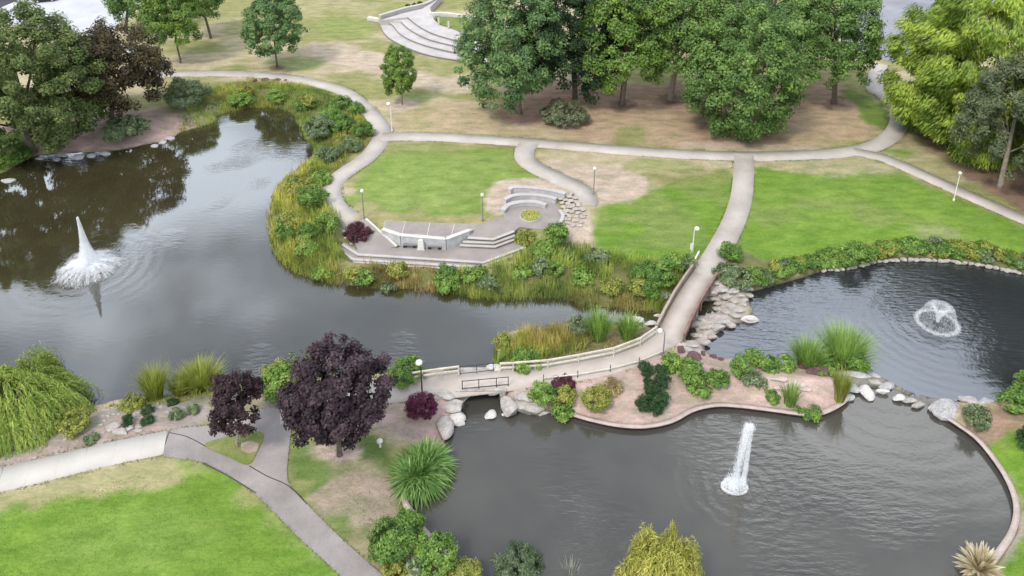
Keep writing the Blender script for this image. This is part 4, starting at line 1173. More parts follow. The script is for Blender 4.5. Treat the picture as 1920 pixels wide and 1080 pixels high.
# right pond: flared bowl falling into a ring
n = 8000; az = u(0, 6.28, n); s = r3.random(n)
R = 1.75 * s ** 1.05; zz = 7.2 * s * (1 - s) * 1.1
P = np.stack([R * np.cos(az), R * np.sin(az), zz], 1) + r3.normal(size=(n, 3)) * .05; P[:, 2] = np.abs(P[:, 2])
keep = (s < .42) | (s > .9) | (r3.random(n) < .75); P, az, s = P[keep], az[keep], s[keep]; n = len(P)
Vv = np.stack([np.cos(az) * 1.75, np.sin(az) * 1.75, 7.9 * (1 - 2 * s)], 1)
m = 4200; az2 = u(0, 6.28, m); rr = 1.78 + r3.normal(size=m) * .13
Pm = np.stack([rr * np.cos(az2), rr * np.sin(az2), np.abs(r3.normal(size=m)) * .13], 1)
fountain(F3, 'low flared fountain with a foaming ring in the right pond', {
    'jet': (P, Vv, u(.05, .14, n), u(.007, .016, n)), 'splash': (Pm, r3.normal(size=Pm.shape), u(.04, .09, m), u(.014, .03, m))})

# ------------------------------------------------------------------ planting
def quads_from(Cn, T, N, Lh, Wh, droop=.0):
    """leaf-shaped faces: Cn centres, T long axis, N normal, Lh and Wh half sizes"""
    B = np.cross(N, T)
    Lh = Lh[:, None]; Wh = Wh[:, None]
    V = np.stack([Cn - T * Lh, Cn + B * Wh - T * Lh * .1 - N * Wh * droop, Cn + T * Lh - N * Lh * droop, Cn - B * Wh - T * Lh * .1 - N * Wh * droop], 1)
    n = len(Cn)
    return V.reshape(-1, 3), np.arange(n * 4).reshape(n, 4)

def unit(v):
    return v / (np.linalg.norm(v, axis=1)[:, None] + 1e-9)

def leaf_colors(rng, n, clump, cols, jitter=.16):
    """each clump leans to one of the tones of the species; each leaf varies a little"""
    cols = np.asarray(cols, float)
    w = rng.random(clump.max() + 1)
    w = np.clip(w[clump] + rng.normal(size=n) * .18, 0, 1) * (len(cols) - 1)
    i = np.minimum(w.astype(int), len(cols) - 2); f = (w - i)[:, None]
    c = cols[i] * (1 - f) + cols[i + 1] * f
    return c * (1 + rng.normal(size=(n, 1)) * jitter).clip(.5, 1.6)

def crown_mesh(name, a, c, zc, cols, rng, leaf=.3, rc=.95, cover=2.6, shape='round', mat='leaf', aspect=.62, lump=.28, droop=.25, parent=None, ydepth=1.0, gaps=.0, skirt=-.75):
    """crown of leaf clumps round (0,0,zc), half width a and half height c"""
    area = 4 * math.pi * ((a * a) ** 1.6 / 3 + 2 * (a * c) ** 1.6 / 3) ** (1 / 1.6)
    nc_ = max(14, int(area / (math.pi * rc * rc) * 1.55))
    D = unit(rng.normal(size=(nc_ * 3, 3)))
    ph = rng.uniform(0, 60)
    keep = (D[:, 2] > skirt)
    if gaps:
        keep &= fbm(D[:, 0] * 2.1 + ph, D[:, 1] * 2.1 + D[:, 2] * 1.3 + ph, 2) > gaps
    D = D[keep][:nc_]; nc_ = len(D)
    lum = 1 + lump * 2 * (fbm(D[:, 0] * 1.7 + ph, D[:, 1] * 1.7 + D[:, 2] * 1.9 + ph, 3) - .5)
    rad = np.where(rng.random(nc_) < .22, rng.uniform(.35, .75, nc_), rng.uniform(.80, 1.0, nc_)) * lum
    K = D * rad[:, None]
    if shape == 'cone':
        zz = (K[:, 2] + 1) / 2; f = np.clip(1.12 - .72 * zz, .1, 1.2); K[:, :2] *= f[:, None]
    if shape == 'dome':
        K[:, 2] = np.where(K[:, 2] < 0, K[:, 2] * .55, K[:, 2])
    Kc = K * np.array([a, a * ydepth, c]) + (0, 0, zc)
    rcl = rc * rng.uniform(.65, 1.3, nc_)
    n = int(cover * area / (leaf * leaf * aspect * .55))
    w = rcl ** 2; cl = rng.choice(nc_, n, p=w / w.sum())
    off_ = unit(rng.normal(size=(n, 3))) * (rng.random(n)[:, None] ** .45)
    P = Kc[cl] + off_ * rcl[cl][:, None] * np.array([1, 1, .8])
    outw = unit((P - (0, 0, zc)) / np.array([a, a, c]))
    N = unit(off_ * .9 + outw * .5 + np.array([0, 0, .55]) + rng.normal(size=(n, 3)) * .35)
    R_ = unit(rng.normal(size=(n, 3)))
    if shape == 'plume':                                     # long hanging sprays
        R_ = unit(outw * np.array([1, 1, .1]) * .9 + np.array([0, 0, -.75]) + rng.normal(size=(n, 3)) * .25)
    T = unit(R_ - N * (R_ * N).sum(1)[:, None])
    if shape == 'plume':
        T = R_; N = unit(N - T * (N * T).sum(1)[:, None])
    Ls = leaf * .5 * rng.uniform(.7, 1.3, n)
    V, F = quads_from(P, T, N, Ls, Ls * aspect, droop)
    col = np.repeat(leaf_colors(rng, n, cl, cols), 4, 0)
    o = mesh_np(name, V, F, M[mat], parent, False, col)
    return o, Kc

GREEN_A = [(.030, .062, .018), (.048, .098, .026), (.075, .135, .036)]
DARK_A = [(.024, .050, .020), (.038, .080, .030), (.060, .110, .038)]
OLIVE_A = [(.055, .078, .022), (.085, .118, .034), (.125, .150, .050)]
BRONZE_A = [(.036, .030, .016), (.060, .046, .022), (.085, .070, .028)]
LIME_A = [(.085, .120, .020), (.150, .195, .030), (.225, .260, .042)]
MID_A = [(.045, .090, .018), (.075, .135, .026), (.115, .180, .036)]
GREY_A = [(.055, .070, .036), (.085, .100, .055), (.120, .135, .075)]
MAROON_A = [(.022, .014, .018), (.042, .026, .032), (.075, .050, .058)]
WILLOW_A = [(.100, .150, .030), (.165, .215, .045), (.240, .275, .065)]
GOLD_A = [(.20, .21, .045), (.28, .28, .065), (.36, .33, .09)]

def lift(c, k, r=1.0): return [(x * k * r, y * k, z * k) for x, y, z in c]
GREEN_A, DARK_A, MID_A = lift(GREEN_A, 2.45, 1.2), lift(DARK_A, 2.8, 1.22), lift(MID_A, 1.9, 1.1)
OLIVE_A, BRONZE_A, LIME_A, GREY_A, MAROON_A = lift(OLIVE_A, 1.6), lift(BRONZE_A, 1.35), lift(LIME_A, 1.95, .95), lift(GREY_A, 1.85), lift(MAROON_A, 1.5)
WILLOW_A, GOLD_A = lift(WILLOW_A, 1.75), lift(GOLD_A, 1.5)

def box_tree(base, l, r, t, b):
    """size a tree from its outline in the picture, standing at base"""
    B = GT(*base)
    s = FPX / (B[1] * CT - (B[2] + 4 - H) * ST)
    mid = (t + b) / 2
    zc = row_z(mid, B[1])
    dep = TH + math.atan((mid - CY) / FPX)
    a = (r - l) / 2 / s * 1.0
    e_ = (b - t) / 2 / s * 1.0
    c = math.sqrt(max(e_ ** 2 - (a * math.sin(dep)) ** 2, (.55 * a) ** 2)) / math.cos(dep)
    Xc = ((l + r) / 2 - 960) / FPX * (B[1] * CT - (zc - H) * ST)
    return B, a, c, zc - B[2], Xc - B[0]

def tree(base, box, label, cols, seed, name='deciduous_tree', group=None, leaf=.34, rc=1.0, cover=2.5, shape='round', bark='bark', aspect=.62, trunk=.0, lump=.28, gaps=0.0, skirt=-.75, cat='tree', maxc=None):
    if rc >= .9: cover *= .86
    rng = np.random.default_rng(seed)
    B, a, c, zc, dx = box_tree(base, *box)
    if maxc: c = min(c, maxc)
    t = thing(name, B, label, cat, group)
    o, K = crown_mesh('crown', a, c, zc, cols, rng, leaf, rc, cover, shape, aspect=aspect, lump=lump, parent=t, gaps=gaps, skirt=skirt)
    o.location = (dx, 0, 0)
    r0 = trunk or max(.12, .055 * a)
    top = zc + .25 * c
    j = rng.normal(size=(5, 2)) * .1
    pts = [(0, 0, -.3), (j[0, 0], j[0, 1], .5), (dx * .3 + j[1, 0], j[1, 1], top * .4), (dx * .7, j[2, 1], top * .75), (dx, j[3, 1], top)]
    V, F = tube(pts, [r0 * 1.35, r0 * 1.05, r0 * .85, r0 * .55, r0 * .2], 8)
    poly_mesh('trunk', V, F, M[bark], t, True)
    hi = K[K[:, 2] > zc - c]
    for k in range(6):
        q = hi[rng.integers(len(hi))] * np.array([.85, .85, 1]) + (dx, 0, 0)
        f = rng.uniform(.35, .7); p0 = np.array([dx * f, 0, top * f])
        if q[2] < p0[2]: q[2] = p0[2] + .3 * a
        m = (p0 + q) / 2 + (0, 0, -.08 * a)
        V, F = tube([p0, m, q], [r0 * .42, r0 * .28, r0 * .08], 6); poly_mesh('limb', V, F, M[bark], t, True)
    return t

tree((62, 284), (-105, 172, 22, 290), 'large olive green tree on the far left shore of the lake', OLIVE_A, 1, cover=3.9, leaf=.38, rc=1.15)
tree((212, 222), (136, 306, 40, 208), 'dark bronze leaved tree beside the olive tree on the far shore', BRONZE_A, 2, leaf=.37, rc=1.1)
tree((338, 118), (268, 372, -42, 92), 'yellow green young tree by the far road with a thin dark trunk', MID_A, 3, leaf=.36, rc=.8, trunk=.16, gaps=.28)
tree((395, 72), (322, 415, -70, 44), 'dark green tree behind the yellow green roadside tree', GREEN_A, 4, leaf=.36, rc=.9)
tree((238, 62), (192, 300, -75, 46), 'deep green tree at the edge of the pale road', GREEN_A, 5, leaf=.36, rc=.9)
tree((519, 126), (457, 571, -14, 108), 'round green tree alone on the dry far lawn', DARK_A, 6, leaf=.37, rc=.75, trunk=.16)
tree((755, 196), (718, 778, 82, 188), 'narrow bright green young tree in a round mulch bed', MID_A, 7, name='narrow_tree', leaf=.28, rc=.5, trunk=.08, lump=.2, cover=3.6)
tree((1078, 186), (975, 1160, -80, 198), 'very dark tree behind the broad tree in the central group', [(.018, .036, .016), (.028, .058, .024), (.042, .080, .030)], 9, leaf=.37, rc=1.05)
tree((975, 212), (862, 1050, -50, 214), 'broad dark green tree with its foot in a mulch ring', DARK_A, 8, leaf=.37, rc=1.05)
tree((1430, 120), (1335, 1530, -120, 112), 'tall green tree at the back of the central group', DARK_A, 12, leaf=.37, rc=1.1)
tree((1167, 196), (1085, 1275, -80, 178), 'light green tree with a slim trunk in the middle of the group', MID_A, 10, leaf=.37, rc=1.0)
tree((1258, 187), (1175, 1380, -110, 170), 'green tree with a grey trunk over bare mulch', GREEN_A, 11, leaf=.37, rc=1.0, bark='pale_bark')
tree((1390, 246), (1280, 1508, 2, 262), 'foremost broad green tree, its crown reaching the dry grass', GREEN_A, 13, leaf=.38, rc=1.1, skirt=-1)
tree((1563, 193), (1466, 1654, -50, 174), 'spreading green tree beside the curve of the far path', GREEN_A, 14, leaf=.37, rc=1.0)
tree((1775, 236), (1668, 1840, 8, 246), 'yellow green feathery tree next to the bend of the path', LIME_A, 15, name='feathery_tree', leaf=.62, rc=1.3, shape='plume', aspect=.26, cover=3.0, skirt=-1)
tree((1872, 282), (1738, 2020, -60, 318), 'largest lime green feathery tree at the right edge', LIME_A, 16, name='feathery_tree', leaf=.64, rc=1.4, shape='plume', aspect=.26, cover=3.0, skirt=-1)
tree((1873, 351), (1812, 1985, 120, 342), 'grey green rough pine with a pale trunk at the right edge', GREY_A, 17, name='pine_tree', leaf=.34, rc=.9, gaps=.40, trunk=.32, bark='pale_bark', aspect=.4)
tree((637, 853), (533, 727, 640, 830), 'big round maroon leaved tree in a round bed by the path fork', MAROON_A, 20, name='maroon_tree', leaf=.28, rc=.6, cover=4.0, lump=.13, trunk=.2, skirt=-1)
tree((449, 837), (392, 497, 702, 812), 'small ragged maroon tree on the grass triangle', [(.03, .016, .018), (.055, .030, .034), (.085, .05, .058)], 21, name='maroon_tree', leaf=.22, rc=.4, gaps=.40, lump=.5, trunk=.11, bark='pale_bark', cover=2.6)

for k, (bs, bx) in enumerate((((2085, 420), (1975, 2240, 40, 430)), ((2030, 345), (1945, 2140, -60, 330)))):
    tree(bs, bx, ['tall dark green tree mirrored in the right pond, beyond the right edge', 'dark green tree behind the grey green pine'][k], DARK_A, 50 + k, leaf=.5, rc=1.3)
# weeping trees: strands that fall from the crown top
def willow(base, box, label, cols, seed, strands=900, L=.34):
    rng = np.random.default_rng(seed)
    B, a, c, zc, dx = box_tree(base, *box)
    t = thing('willow_tree', B, label, 'tree')
    D = unit(rng.normal(size=(strands, 3))); D[:, 2] = np.abs(D[:, 2]) * .9
    lum = .50 + .75 * fbm(D[:, 0] * 2.6 + seed, D[:, 1] * 2.6 + seed, 2)
    S0 = D * np.array([a, a, c * .8]) * (rng.uniform(.75, 1, strands) * lum)[:, None] + (0, 0, zc + .1 * c)
    Pn, Tn, cl = [], [], []
    drop = np.minimum(rng.uniform(.7, 1.25, strands) * 1.1 * c, S0[:, 2] - .2)
    m = 26
    for k in range(m):
        s = k / (m - 1)
        out = unit(D * np.array([1, 1, 0])) * (a * .22 * math.sin(min(s * 2.2, 1.5)))
        Pn.append(S0 + out + np.c_[rng.normal(size=(strands, 2)) * .05, -drop * (s ** 1.25)])
        Tn.append(np.c_[out[:, :2] * (1 - s) * .9, -(.25 + s) * np.ones(strands)]); cl.append(np.arange(strands))
    P, T, cl = np.concatenate(Pn), unit(np.concatenate(Tn) + rng.normal(size=(m * strands, 3)) * .22), np.concatenate(cl)
    n = len(P)
    N = unit(np.concatenate([D] * m) + (0, 0, .4) + rng.normal(size=(n, 3)) * .4); N = unit(N - T * (N * T).sum(1)[:, None])
    Ls = L * .5 * rng.uniform(.7, 1.4, n)
    V, F = quads_from(P, T, N, Ls, Ls * .13, .1)
    o = mesh_np('crown', V, F, M['blade'], t, False, np.repeat(leaf_colors(rng, n, cl // 6, cols), 4, 0)); o.location = (dx, 0, 0)
    V, F = tube([(0, 0, -.3), (.1, 0, zc * .5), (dx, 0, zc + .5 * c)], [.3, .24, .08], 8); poly_mesh('trunk', V, F, M['bark'], t, True)
    for k in range(6):
        q = S0[rng.integers(strands)] * .9 + (dx, 0, 0)
        V, F = tube([(dx * .5, 0, zc * .6), (q + (dx * .5, 0, zc)) / 2, q], [.12, .08, .03], 6); poly_mesh('limb', V, F, M['bark'], t, True)
willow((22, 798), (-110, 156, 690, 848), 'green weeping willow at the lower left beside the pale pavement', WILLOW_A, 30, 1700, .44)
willow((1240, 1160), (1160, 1322, 985, 1190), 'golden weeping shrub tree at the near edge of the lower pond', GOLD_A, 31, 1500, .38)

# ---- shrubs and grasses
def plant_frame(cx, by, w, h):
    """ground point, half width and height in metres for a plant w x h pixels standing on row by"""
    p = GT(cx, by - .22 * min(h, w)); s = ppm(cx, by, p[2])
    dep = TH + math.atan((by - CY) / FPX)
    a = w / 2 / s
    hm = max((h / s - 2 * a * math.sin(dep) * .55) / math.cos(dep), .35 * a)
    return p, a, hm

def shrub(cx, by, w, h, label, cols, seed, group=None, leaf=.2, rc=.35, cover=2.6, name='shrub', shape='dome', aspect=.6, lump=.3, cat='shrub', gaps=0):
    rng = np.random.default_rng(seed)
    p, a, hm = plant_frame(cx, by, w, h)
    zc = hm * .45
    t = thing(name, p, label, cat, group)
    crown_mesh('foliage', a * .92, hm * .55, zc, cols, rng, leaf, min(rc, a * .45), cover, shape, aspect=aspect, lump=lump, parent=t, gaps=gaps, skirt=-.6)
    for k in range(3):
        q = rng.normal(size=3) * np.array([.3 * a, .3 * a, 0]) + (0, 0, hm * .7)
        V, F = tube([(0, 0, -.1), q * .5 + (0, 0, .05), q], [.035, .03, .012], 5); poly_mesh('stem', V, F, M['bark'], t)
    return t

def blades(P, az, L, spread, W, rng, bend=.5, seg=3):
    """arching blades: root P, direction az, length L, how far they lean, width W"""
    n = len(P)
    s = np.linspace(0, 1, seg + 1)
    Hd = np.stack([np.cos(az), np.sin(az), np.zeros(n)], 1); Sd = np.stack([-np.sin(az), np.cos(az), np.zeros(n)], 1)
    tw = rng.uniform(-.6, .6, n)[:, None]; Sd = Sd * np.cos(tw) + np.array([0, 0, 1]) * np.sin(tw) * .3
    rows = []
    for k in s:
        c_ = P + Hd * (L * spread * (k ** 1.5))[:, None] + np.array([0, 0, 1]) * (L * (k - bend * spread * k * k * .8))[:, None]
        wd = (W * (1 - k) ** .7 * .5 + .002)[:, None]
        rows += [c_ - Sd * wd, c_ + Sd * wd]
    V = np.stack(rows, 1).reshape(-1, 3)
    o = (np.arange(n) * (2 * (seg + 1)))[:, None]
    F = np.concatenate([o + np.array([[2 * k, 2 * k + 1, 2 * k + 3, 2 * k + 2]]) for k in range(seg)])
    return V, F, 2 * (seg + 1)

def tuft(cx, by, w, h, label, cols, seed, n=420, wid=.05, group=None, name='grass_clump', cat='grass clump', bend=.5, spike=0.0):
    rng = np.random.default_rng(seed)
    p, a, hm = plant_frame(cx, by, w, h)
    hm *= 1.12
    r = np.sqrt(rng.random(n)) * a * .4; az = rng.uniform(0, 2 * math.pi, n)
    P = np.stack([r * np.cos(az), r * np.sin(az), np.full(n, -.05)], 1)
    L = hm * rng.uniform(.7, 1.15, n); sp = np.clip(rng.random(n) ** (.8 if not spike else .6) * a / hm * 1.0, 0, 1.5)
    V, F, k = blades(P, az + rng.normal(size=n) * .35, L, sp, wid * rng.uniform(.7, 1.3, n), rng, bend)
    c = np.repeat(leaf_colors(rng, n, rng.integers(0, 30, n), cols), k, 0)
    o = mesh_np(name, V, F, M['blade'], None, False, c, p)
    return tag(o, label, cat, group)

def spiky(cx, cy, w, label, cols, seed, n=420, wid=.16, zs=1.0, up=0.0, name='spiky_plant', lenf=1.0, z=None):
    rng = np.random.default_rng(seed)
    p = GT(cx, cy) if z is None else G(cx, cy, z); s = ppm(cx, cy, p[2]); a = w / 2 / s
    az = rng.uniform(0, 6.283, n); el = np.arcsin(rng.uniform(up, 1, n))
    hub = rng.normal(size=(9, 2)) * (.2 if n > 400 else .06) * a; R0 = np.c_[hub[rng.integers(0, 9, n)], np.zeros(n)]
    L = a * lenf * rng.uniform(.75, 1.08, n)
    t = np.linspace(0, 1, 5); rows = []
    Hd = np.stack([np.cos(az), np.sin(az), 0 * az], 1); Sd = np.stack([-np.sin(az), np.cos(az), 0 * az], 1)
    for k in t:
        c_ = R0 + Hd * (L * np.cos(el) * (k + .1 * k * k))[:, None] + np.array([0, 0, 1]) * (L * zs * np.sin(el) * k - L * .38 * k * k * np.cos(el) + .12 * a)[:, None]
        wd = wid * (.35 + 2.2 * k * (1 - k)) * (1 if k < 1 else .1) * .5
        rows += [c_ - Sd * wd, c_ + Sd * wd]
    V = np.stack(rows, 1).reshape(-1, 3); V[:, 2] = np.maximum(V[:, 2], -.35 + rng.random(len(V)) * .1)
    o = (np.arange(n) * 10)[:, None]
    F = np.concatenate([o + np.array([[2 * k, 2 * k + 1, 2 * k + 3, 2 * k + 2]]) for k in range(4)])
    ob = mesh_np(name, V, F, M['blade'], None, False, np.repeat(leaf_colors(rng, n, rng.integers(0, 40, n), cols), 10, 0), p)
    return tag(ob, label, 'plant')

SH_G = [(.045, .09, .02), (.085, .15, .03), (.14, .215, .045)]
SH_D = [(.018, .045, .016), (.032, .072, .024), (.05, .10, .032)]
SH_Y = [(.12, .15, .03), (.20, .22, .045), (.28, .27, .07)]
SH_L = [(.07, .13, .028), (.12, .20, .04), (.19, .27, .06)]
SH_GR = [(.06, .085, .04), (.10, .135, .065), (.16, .19, .10)]
SH_M = [(.055, .018, .028), (.10, .03, .045), (.15, .055, .07)]
GR_G = [(.07, .13, .03), (.13, .21, .045), (.22, .29, .08)]
GR_Y = [(.13, .16, .03), (.22, .25, .05), (.32, .33, .09)]
GR_T = [(.22, .17, .07), (.32, .25, .11), (.42, .34, .17)]

SH_G, SH_L, SH_GR, SH_Y, SH_D = lift(SH_G, 1.65), lift(SH_L, 1.5), lift(SH_GR, 1.7), lift(SH_Y, 1.4), lift(SH_D, 1.2)
GR_G, GR_Y = lift(GR_G, 1.75), lift(GR_Y, 1.4)
sd = [100]
def nx(): sd[0] += 1; return sd[0]
# far shore and reeds belt shrubs
shrub(353, 212, 84, 66, 'rounded grey green willow shrub at the head of the cove', SH_GR, nx(), leaf=.26, rc=.6)
shrub(240, 268, 86, 56, 'loose green shrub on the bare shore under the bronze tree', SH_GR, nx(), leaf=.28, rc=.5, gaps=.3)
shrub(20, 305, 90, 40, 'low green bush at the far left waterline', SH_G, nx(), leaf=.26, rc=.5)
shrub(1058, 240, 96, 58, 'small loose bush beside the mulch ring of the broad tree', GREY_A, nx(), leaf=.26, rc=.45, gaps=.36)
for (x, y, w, h, c, l) in [
        (585, 392, 64, 46, SH_G, 'dark green shrub at the bend of the pond path'), (560, 366, 56, 40, SH_Y, 'yellow green shrub above the lake on the west bank of the peninsula'),
        (640, 205, 40, 26, SH_G, 'green shrub in the reeds under the far path curve'), (668, 216, 34, 24, SH_G, 'small green shrub next to the path above the reeds'),
        (600, 268, 60, 54, SH_GR, 'tall grey green shrub at the mouth of the cove'), (640, 250, 56, 40, SH_G, 'broad green shrub between cove and pond path'),
        (682, 262, 40, 34, SH_G, 'green shrub touching the pond path near the junction'), (655, 285, 50, 30, SH_GR, 'low olive shrub inside the path curve'),
        (620, 240, 50, 40, SH_L, 'light green shrub in the middle of the reed bank'),
        (612, 440, 50, 40, SH_L, 'light green shrub left of the terrace ramp'), (578, 452, 46, 34, SH_G, 'green shrub in the reeds west of the terrace'),
        (545, 435, 44, 36, SH_Y, 'olive shrub on the lakeside tip of the peninsula'),
        (1042, 462, 44, 44, SH_G, 'bright green shrub right of the terrace steps'), (985, 462, 44, 34, SH_Y, 'yellowish shrub beside the terrace steps'),
        (1018, 485, 50, 36, SH_L, 'pale green shrub below the terrace steps'), (1120, 492, 44, 28, SH_GR, 'grey green shrub below the gravel path end'),
        (1236, 545, 56, 54, SH_G, 'deep green leafy shrub in the reeds near the bridge'), (1262, 512, 50, 40, SH_L, 'bright leafy shrub at the lawn end of the bridge'),
        (1205, 528, 44, 38, SH_G, 'green shrub on the lawn side of the tall reeds'), (1285, 505, 36, 28, SH_GR, 'brownish shrub by the white handrail'),
        (730, 545, 30, 18, SH_GR, 'low olive shrub at the waterline under the golden reeds'), (836, 530, 44, 34, SH_G, 'green shrub below the terrace steps corner')]:
    shrub(x, y, w, h, l, c, nx(), leaf=.22, rc=.42)
shrub(672, 462, 50, 46, 'maroon shrub spilling beside the terrace ramp', SH_M, nx(), leaf=.18, rc=.35)
r4 = np.random.default_rng(41)
belt = smooth([(425, 192), (470, 180), (530, 182), (585, 196), (630, 225), (655, 262), (630, 300), (590, 330), (548, 358), (532, 395), (535, 440), (560, 475), (610, 500), (670, 512), (740, 522), (820, 527), (900, 530), (960, 520), (1020, 500), (1070, 515), (1130, 530), (1190, 548), (1240, 560)], False, 8)
for k, q in enumerate(np.linspace(2, len(belt) - 3, 30)):
    bx, by = belt[int(q)]; bx += r4.uniform(-22, 22); by += r4.uniform(-13, 15) + 8
    kk = int(r4.choice(4, p=[.12, .45, .25, .18]))
    shrub(bx, by, r4.uniform(26, 52), r4.uniform(20, 38), f"{['green', 'bright green', 'yellow green', 'grey green'][kk]} leafy clump in the reeds, {ORD[k] if k < len(ORD) else 'fortieth'} along the shore from the cove" if k < 38 else
          f"{['green', 'bright green', 'yellow green', 'grey green'][kk]} leafy clump among the reeds, {ORD[45 - k]} back from the bridge", [SH_G, SH_L, SH_Y, SH_GR][kk], nx(), 'leafy clumps growing among the lakeside reeds', leaf=.24, rc=.4, gaps=.3 if k % 3 == 0 else 0)
# right pond north bank
tab = [(1370, 492, 44, 40, SH_G, 'dark leafy shrub at the edge of the lawn by the bridge path'), (1375, 532, 74, 38, SH_GR, 'wide grey green mound shrub above the tumbled stones'),
       (1600, 505, 62, 54, SH_L, 'large bright leafy shrub leaning over the right pond')]
for (x, y, w, h, c, l) in tab: shrub(x, y, w, h, l, c, nx(), leaf=.22, rc=.42)
gN = 'low shrubs along the north bank of the right pond'
for k, x in enumerate(np.arange(1415, 1935, 17.5)):
    y = np.interp(x, [1415, 1500, 1545, 1600, 1640, 1700, 1780, 1850, 1930], [538, 512, 500, 496, 484, 478, 482, 490, 508])
    for j in range(2):
        xx, yy = x + r2.uniform(-7, 7), y - j * 12 + r2.uniform(-3, 2)
        if abs(xx - 1600) < 30 and j == 0: continue
        kk = int(r2.integers(4))
        shrub(xx, yy, r2.uniform(24, 38), r2.uniform(18, 28), f"{['green', 'bright green', 'yellow green', 'grey green'][kk]} shrub, {ORD[k]} from the bridge in the {['lower', 'upper'][j]} row along the right pond", [SH_G, SH_L, SH_Y, SH_GR][kk], nx(), gN, leaf=.2, rc=.3)
# island
for (x, y, w, h, c, l, lf) in [
        (1210, 706, 30, 28, SH_D, 'dark green clipped ball shrub beside the thin rail post', .13), (1216, 728, 24, 20, SH_D, 'small dark clipped shrub below the ball shrub', .13), (1240, 732, 30, 30, SH_D, 'dark clipped shrub on the right of the trimmed cluster', .13),
        (1222, 748, 28, 28, SH_D, 'dark clipped shrub in the middle of the trimmed cluster', .13), (1240, 762, 34, 32, SH_D, 'dark clipped shrub low on the right of the trimmed cluster', .13), (1205, 770, 30, 26, SH_D, 'dark clipped shrub low on the left of the trimmed cluster', .13),
        (1230, 774, 32, 26, SH_D, 'lowest dark clipped shrub of the trimmed cluster', .13), (1243, 705, 24, 22, SH_D, 'dark little shrub between the ball shrub and the green perennials', .13),
        (1264, 698, 50, 40, SH_L, 'bright green shrub at the island end of the bridge', .2), (1292, 726, 50, 52, SH_L, 'bright green leafy clump in the middle of the island', .22), (1310, 745, 40, 34, SH_L, 'lower bright green clump at the island centre', .2),
        (1345, 726, 48, 36, SH_G, 'green shrub right of the bright clump on the island', .2), (1385, 712, 40, 46, SH_L, 'upright green shrub on the pond side of the island', .2), (1412, 690, 38, 36, SH_L, 'round green shrub at the island shore', .2),
        (1440, 698, 44, 32, SH_G, 'green shrub next to the bare sandy patch', .2), (1405, 720, 40, 30, SH_GR, 'dull olive shrub in the middle of the island', .18), (1425, 727, 26, 22, SH_GR, 'small olive shrub beside the sandy patch', .16),
        (1017, 768, 52, 52, SH_L, 'light green bush above the ledge right of the stone bridge', .18), (1062, 760, 38, 36, SH_Y, 'yellow green round bush on the island shore', .16), (1055, 788, 42, 36, SH_L, 'bright green leafy plant hanging over the pond edge', .2),
        (1118, 768, 60, 46, SH_Y, 'wispy yellow shrub on the bare island bed', .14), (1515, 783, 46, 26, SH_G, 'low green shrub on the edging of the island', .14), (1448, 752, 28, 20, SH_G, 'small dark green plant left of the spiky grass', .16),
        (1470, 698, 40, 34, SH_L, 'light green shrub left of the big ornamental grass', .2), (1545, 700, 60, 36, SH_G, 'leafy green shrub under the big ornamental grass', .22), (1604, 704, 40, 40, SH_G, 'leafy green shrub at the right end of the ornamental grass', .22)]:
    shrub(x, y, w, h, l, c, nx(), leaf=lf, rc=.32)
shrub(1056, 726, 50, 18, 'low wine red plants along the island rail', SH_M, nx(), leaf=.14, rc=.25)
shrub(1150, 735, 40, 26, 'dry brownish shrub behind the wispy yellow one', GR_T, nx(), leaf=.14, rc=.25)
tuft(1480, 768, 50, 50, 'fresh green spiky grass on the bare island point', GR_G, nx(), 240, .06)
tuft(1573, 760, 44, 60, 'upright yellow green plant at the tip of the island', GR_Y, nx(), 420, .07)
tuft(1578, 706, 120, 96, 'big feathery ornamental grass at the right pond shore', GR_G, nx(), 1500, .055)
tuft(1512, 700, 80, 66, 'feathery ornamental grass left of the biggest one', GR_G, nx(), 900, .055)
tuft(1122, 650, 66, 66, 'fountain shaped ornamental grass by the curving rail', GR_G, nx(), 620, .06)
tuft(1176, 645, 58, 54, 'bright green ornamental grass nearest the white boulder', GR_G, nx(), 560, .06)
shrub(985, 690, 60, 36, 'bright green leafy clump in front of the golden islet reeds', SH_L, nx(), leaf=.2, rc=.32)
shrub(1085, 632, 44, 40, 'dull green shrub at the bridge end of the golden islet reeds', SH_GR, nx(), leaf=.2, rc=.32, gaps=.3)
shrub(945, 668, 36, 44, 'yellow green clump at the lake end of the islet reeds', SH_Y, nx(), leaf=.2, rc=.32, gaps=.3)
# left bank
shrub(760, 716, 72, 48, 'green shrub behind the lamp at the lake rail', SH_G, nx(), leaf=.2, rc=.36)
shrub(530, 752, 90, 70, 'bushy green shrub between the two maroon trees', SH_L, nx(), leaf=.2, rc=.4)
shrub(560, 705, 90, 44, 'pale green shrub on the lake shore behind the maroon tree', SH_GR, nx(), leaf=.2, rc=.4)
shrub(520, 715, 60, 40, 'pale olive shrub at the lake edge', SH_Y, nx(), leaf=.2, rc=.4)
tuft(292, 760, 66, 68, 'yellow green grass clump on the bare left bank', GR_Y, nx(), 800, .055)
tuft(340, 748, 60, 50, 'low yellow green grass between the two tall clumps', GR_Y, nx(), 600, .055)
tuft(378, 742, 92, 70, 'tall yellow green grass clump by the ragged maroon tree', GR_Y, nx(), 1200, .055)
shrub(248, 768, 54, 30, 'low olive cushion shrub at the lake edge of the bare bank', SH_Y, nx(), leaf=.14, rc=.25)
shrub(278, 776, 24, 16, 'dark clipped shrub on the bare bank, upper of two', SH_D, nx(), leaf=.11, rc=.2)
shrub(277, 796, 24, 18, 'dark clipped shrub on the bare bank, lower of two', SH_D, nx(), leaf=.11, rc=.2)
shrub(240, 800, 22, 22, 'dark little shrub behind the outcrop rocks', SH_D, nx(), leaf=.11, rc=.2, gaps=.35)
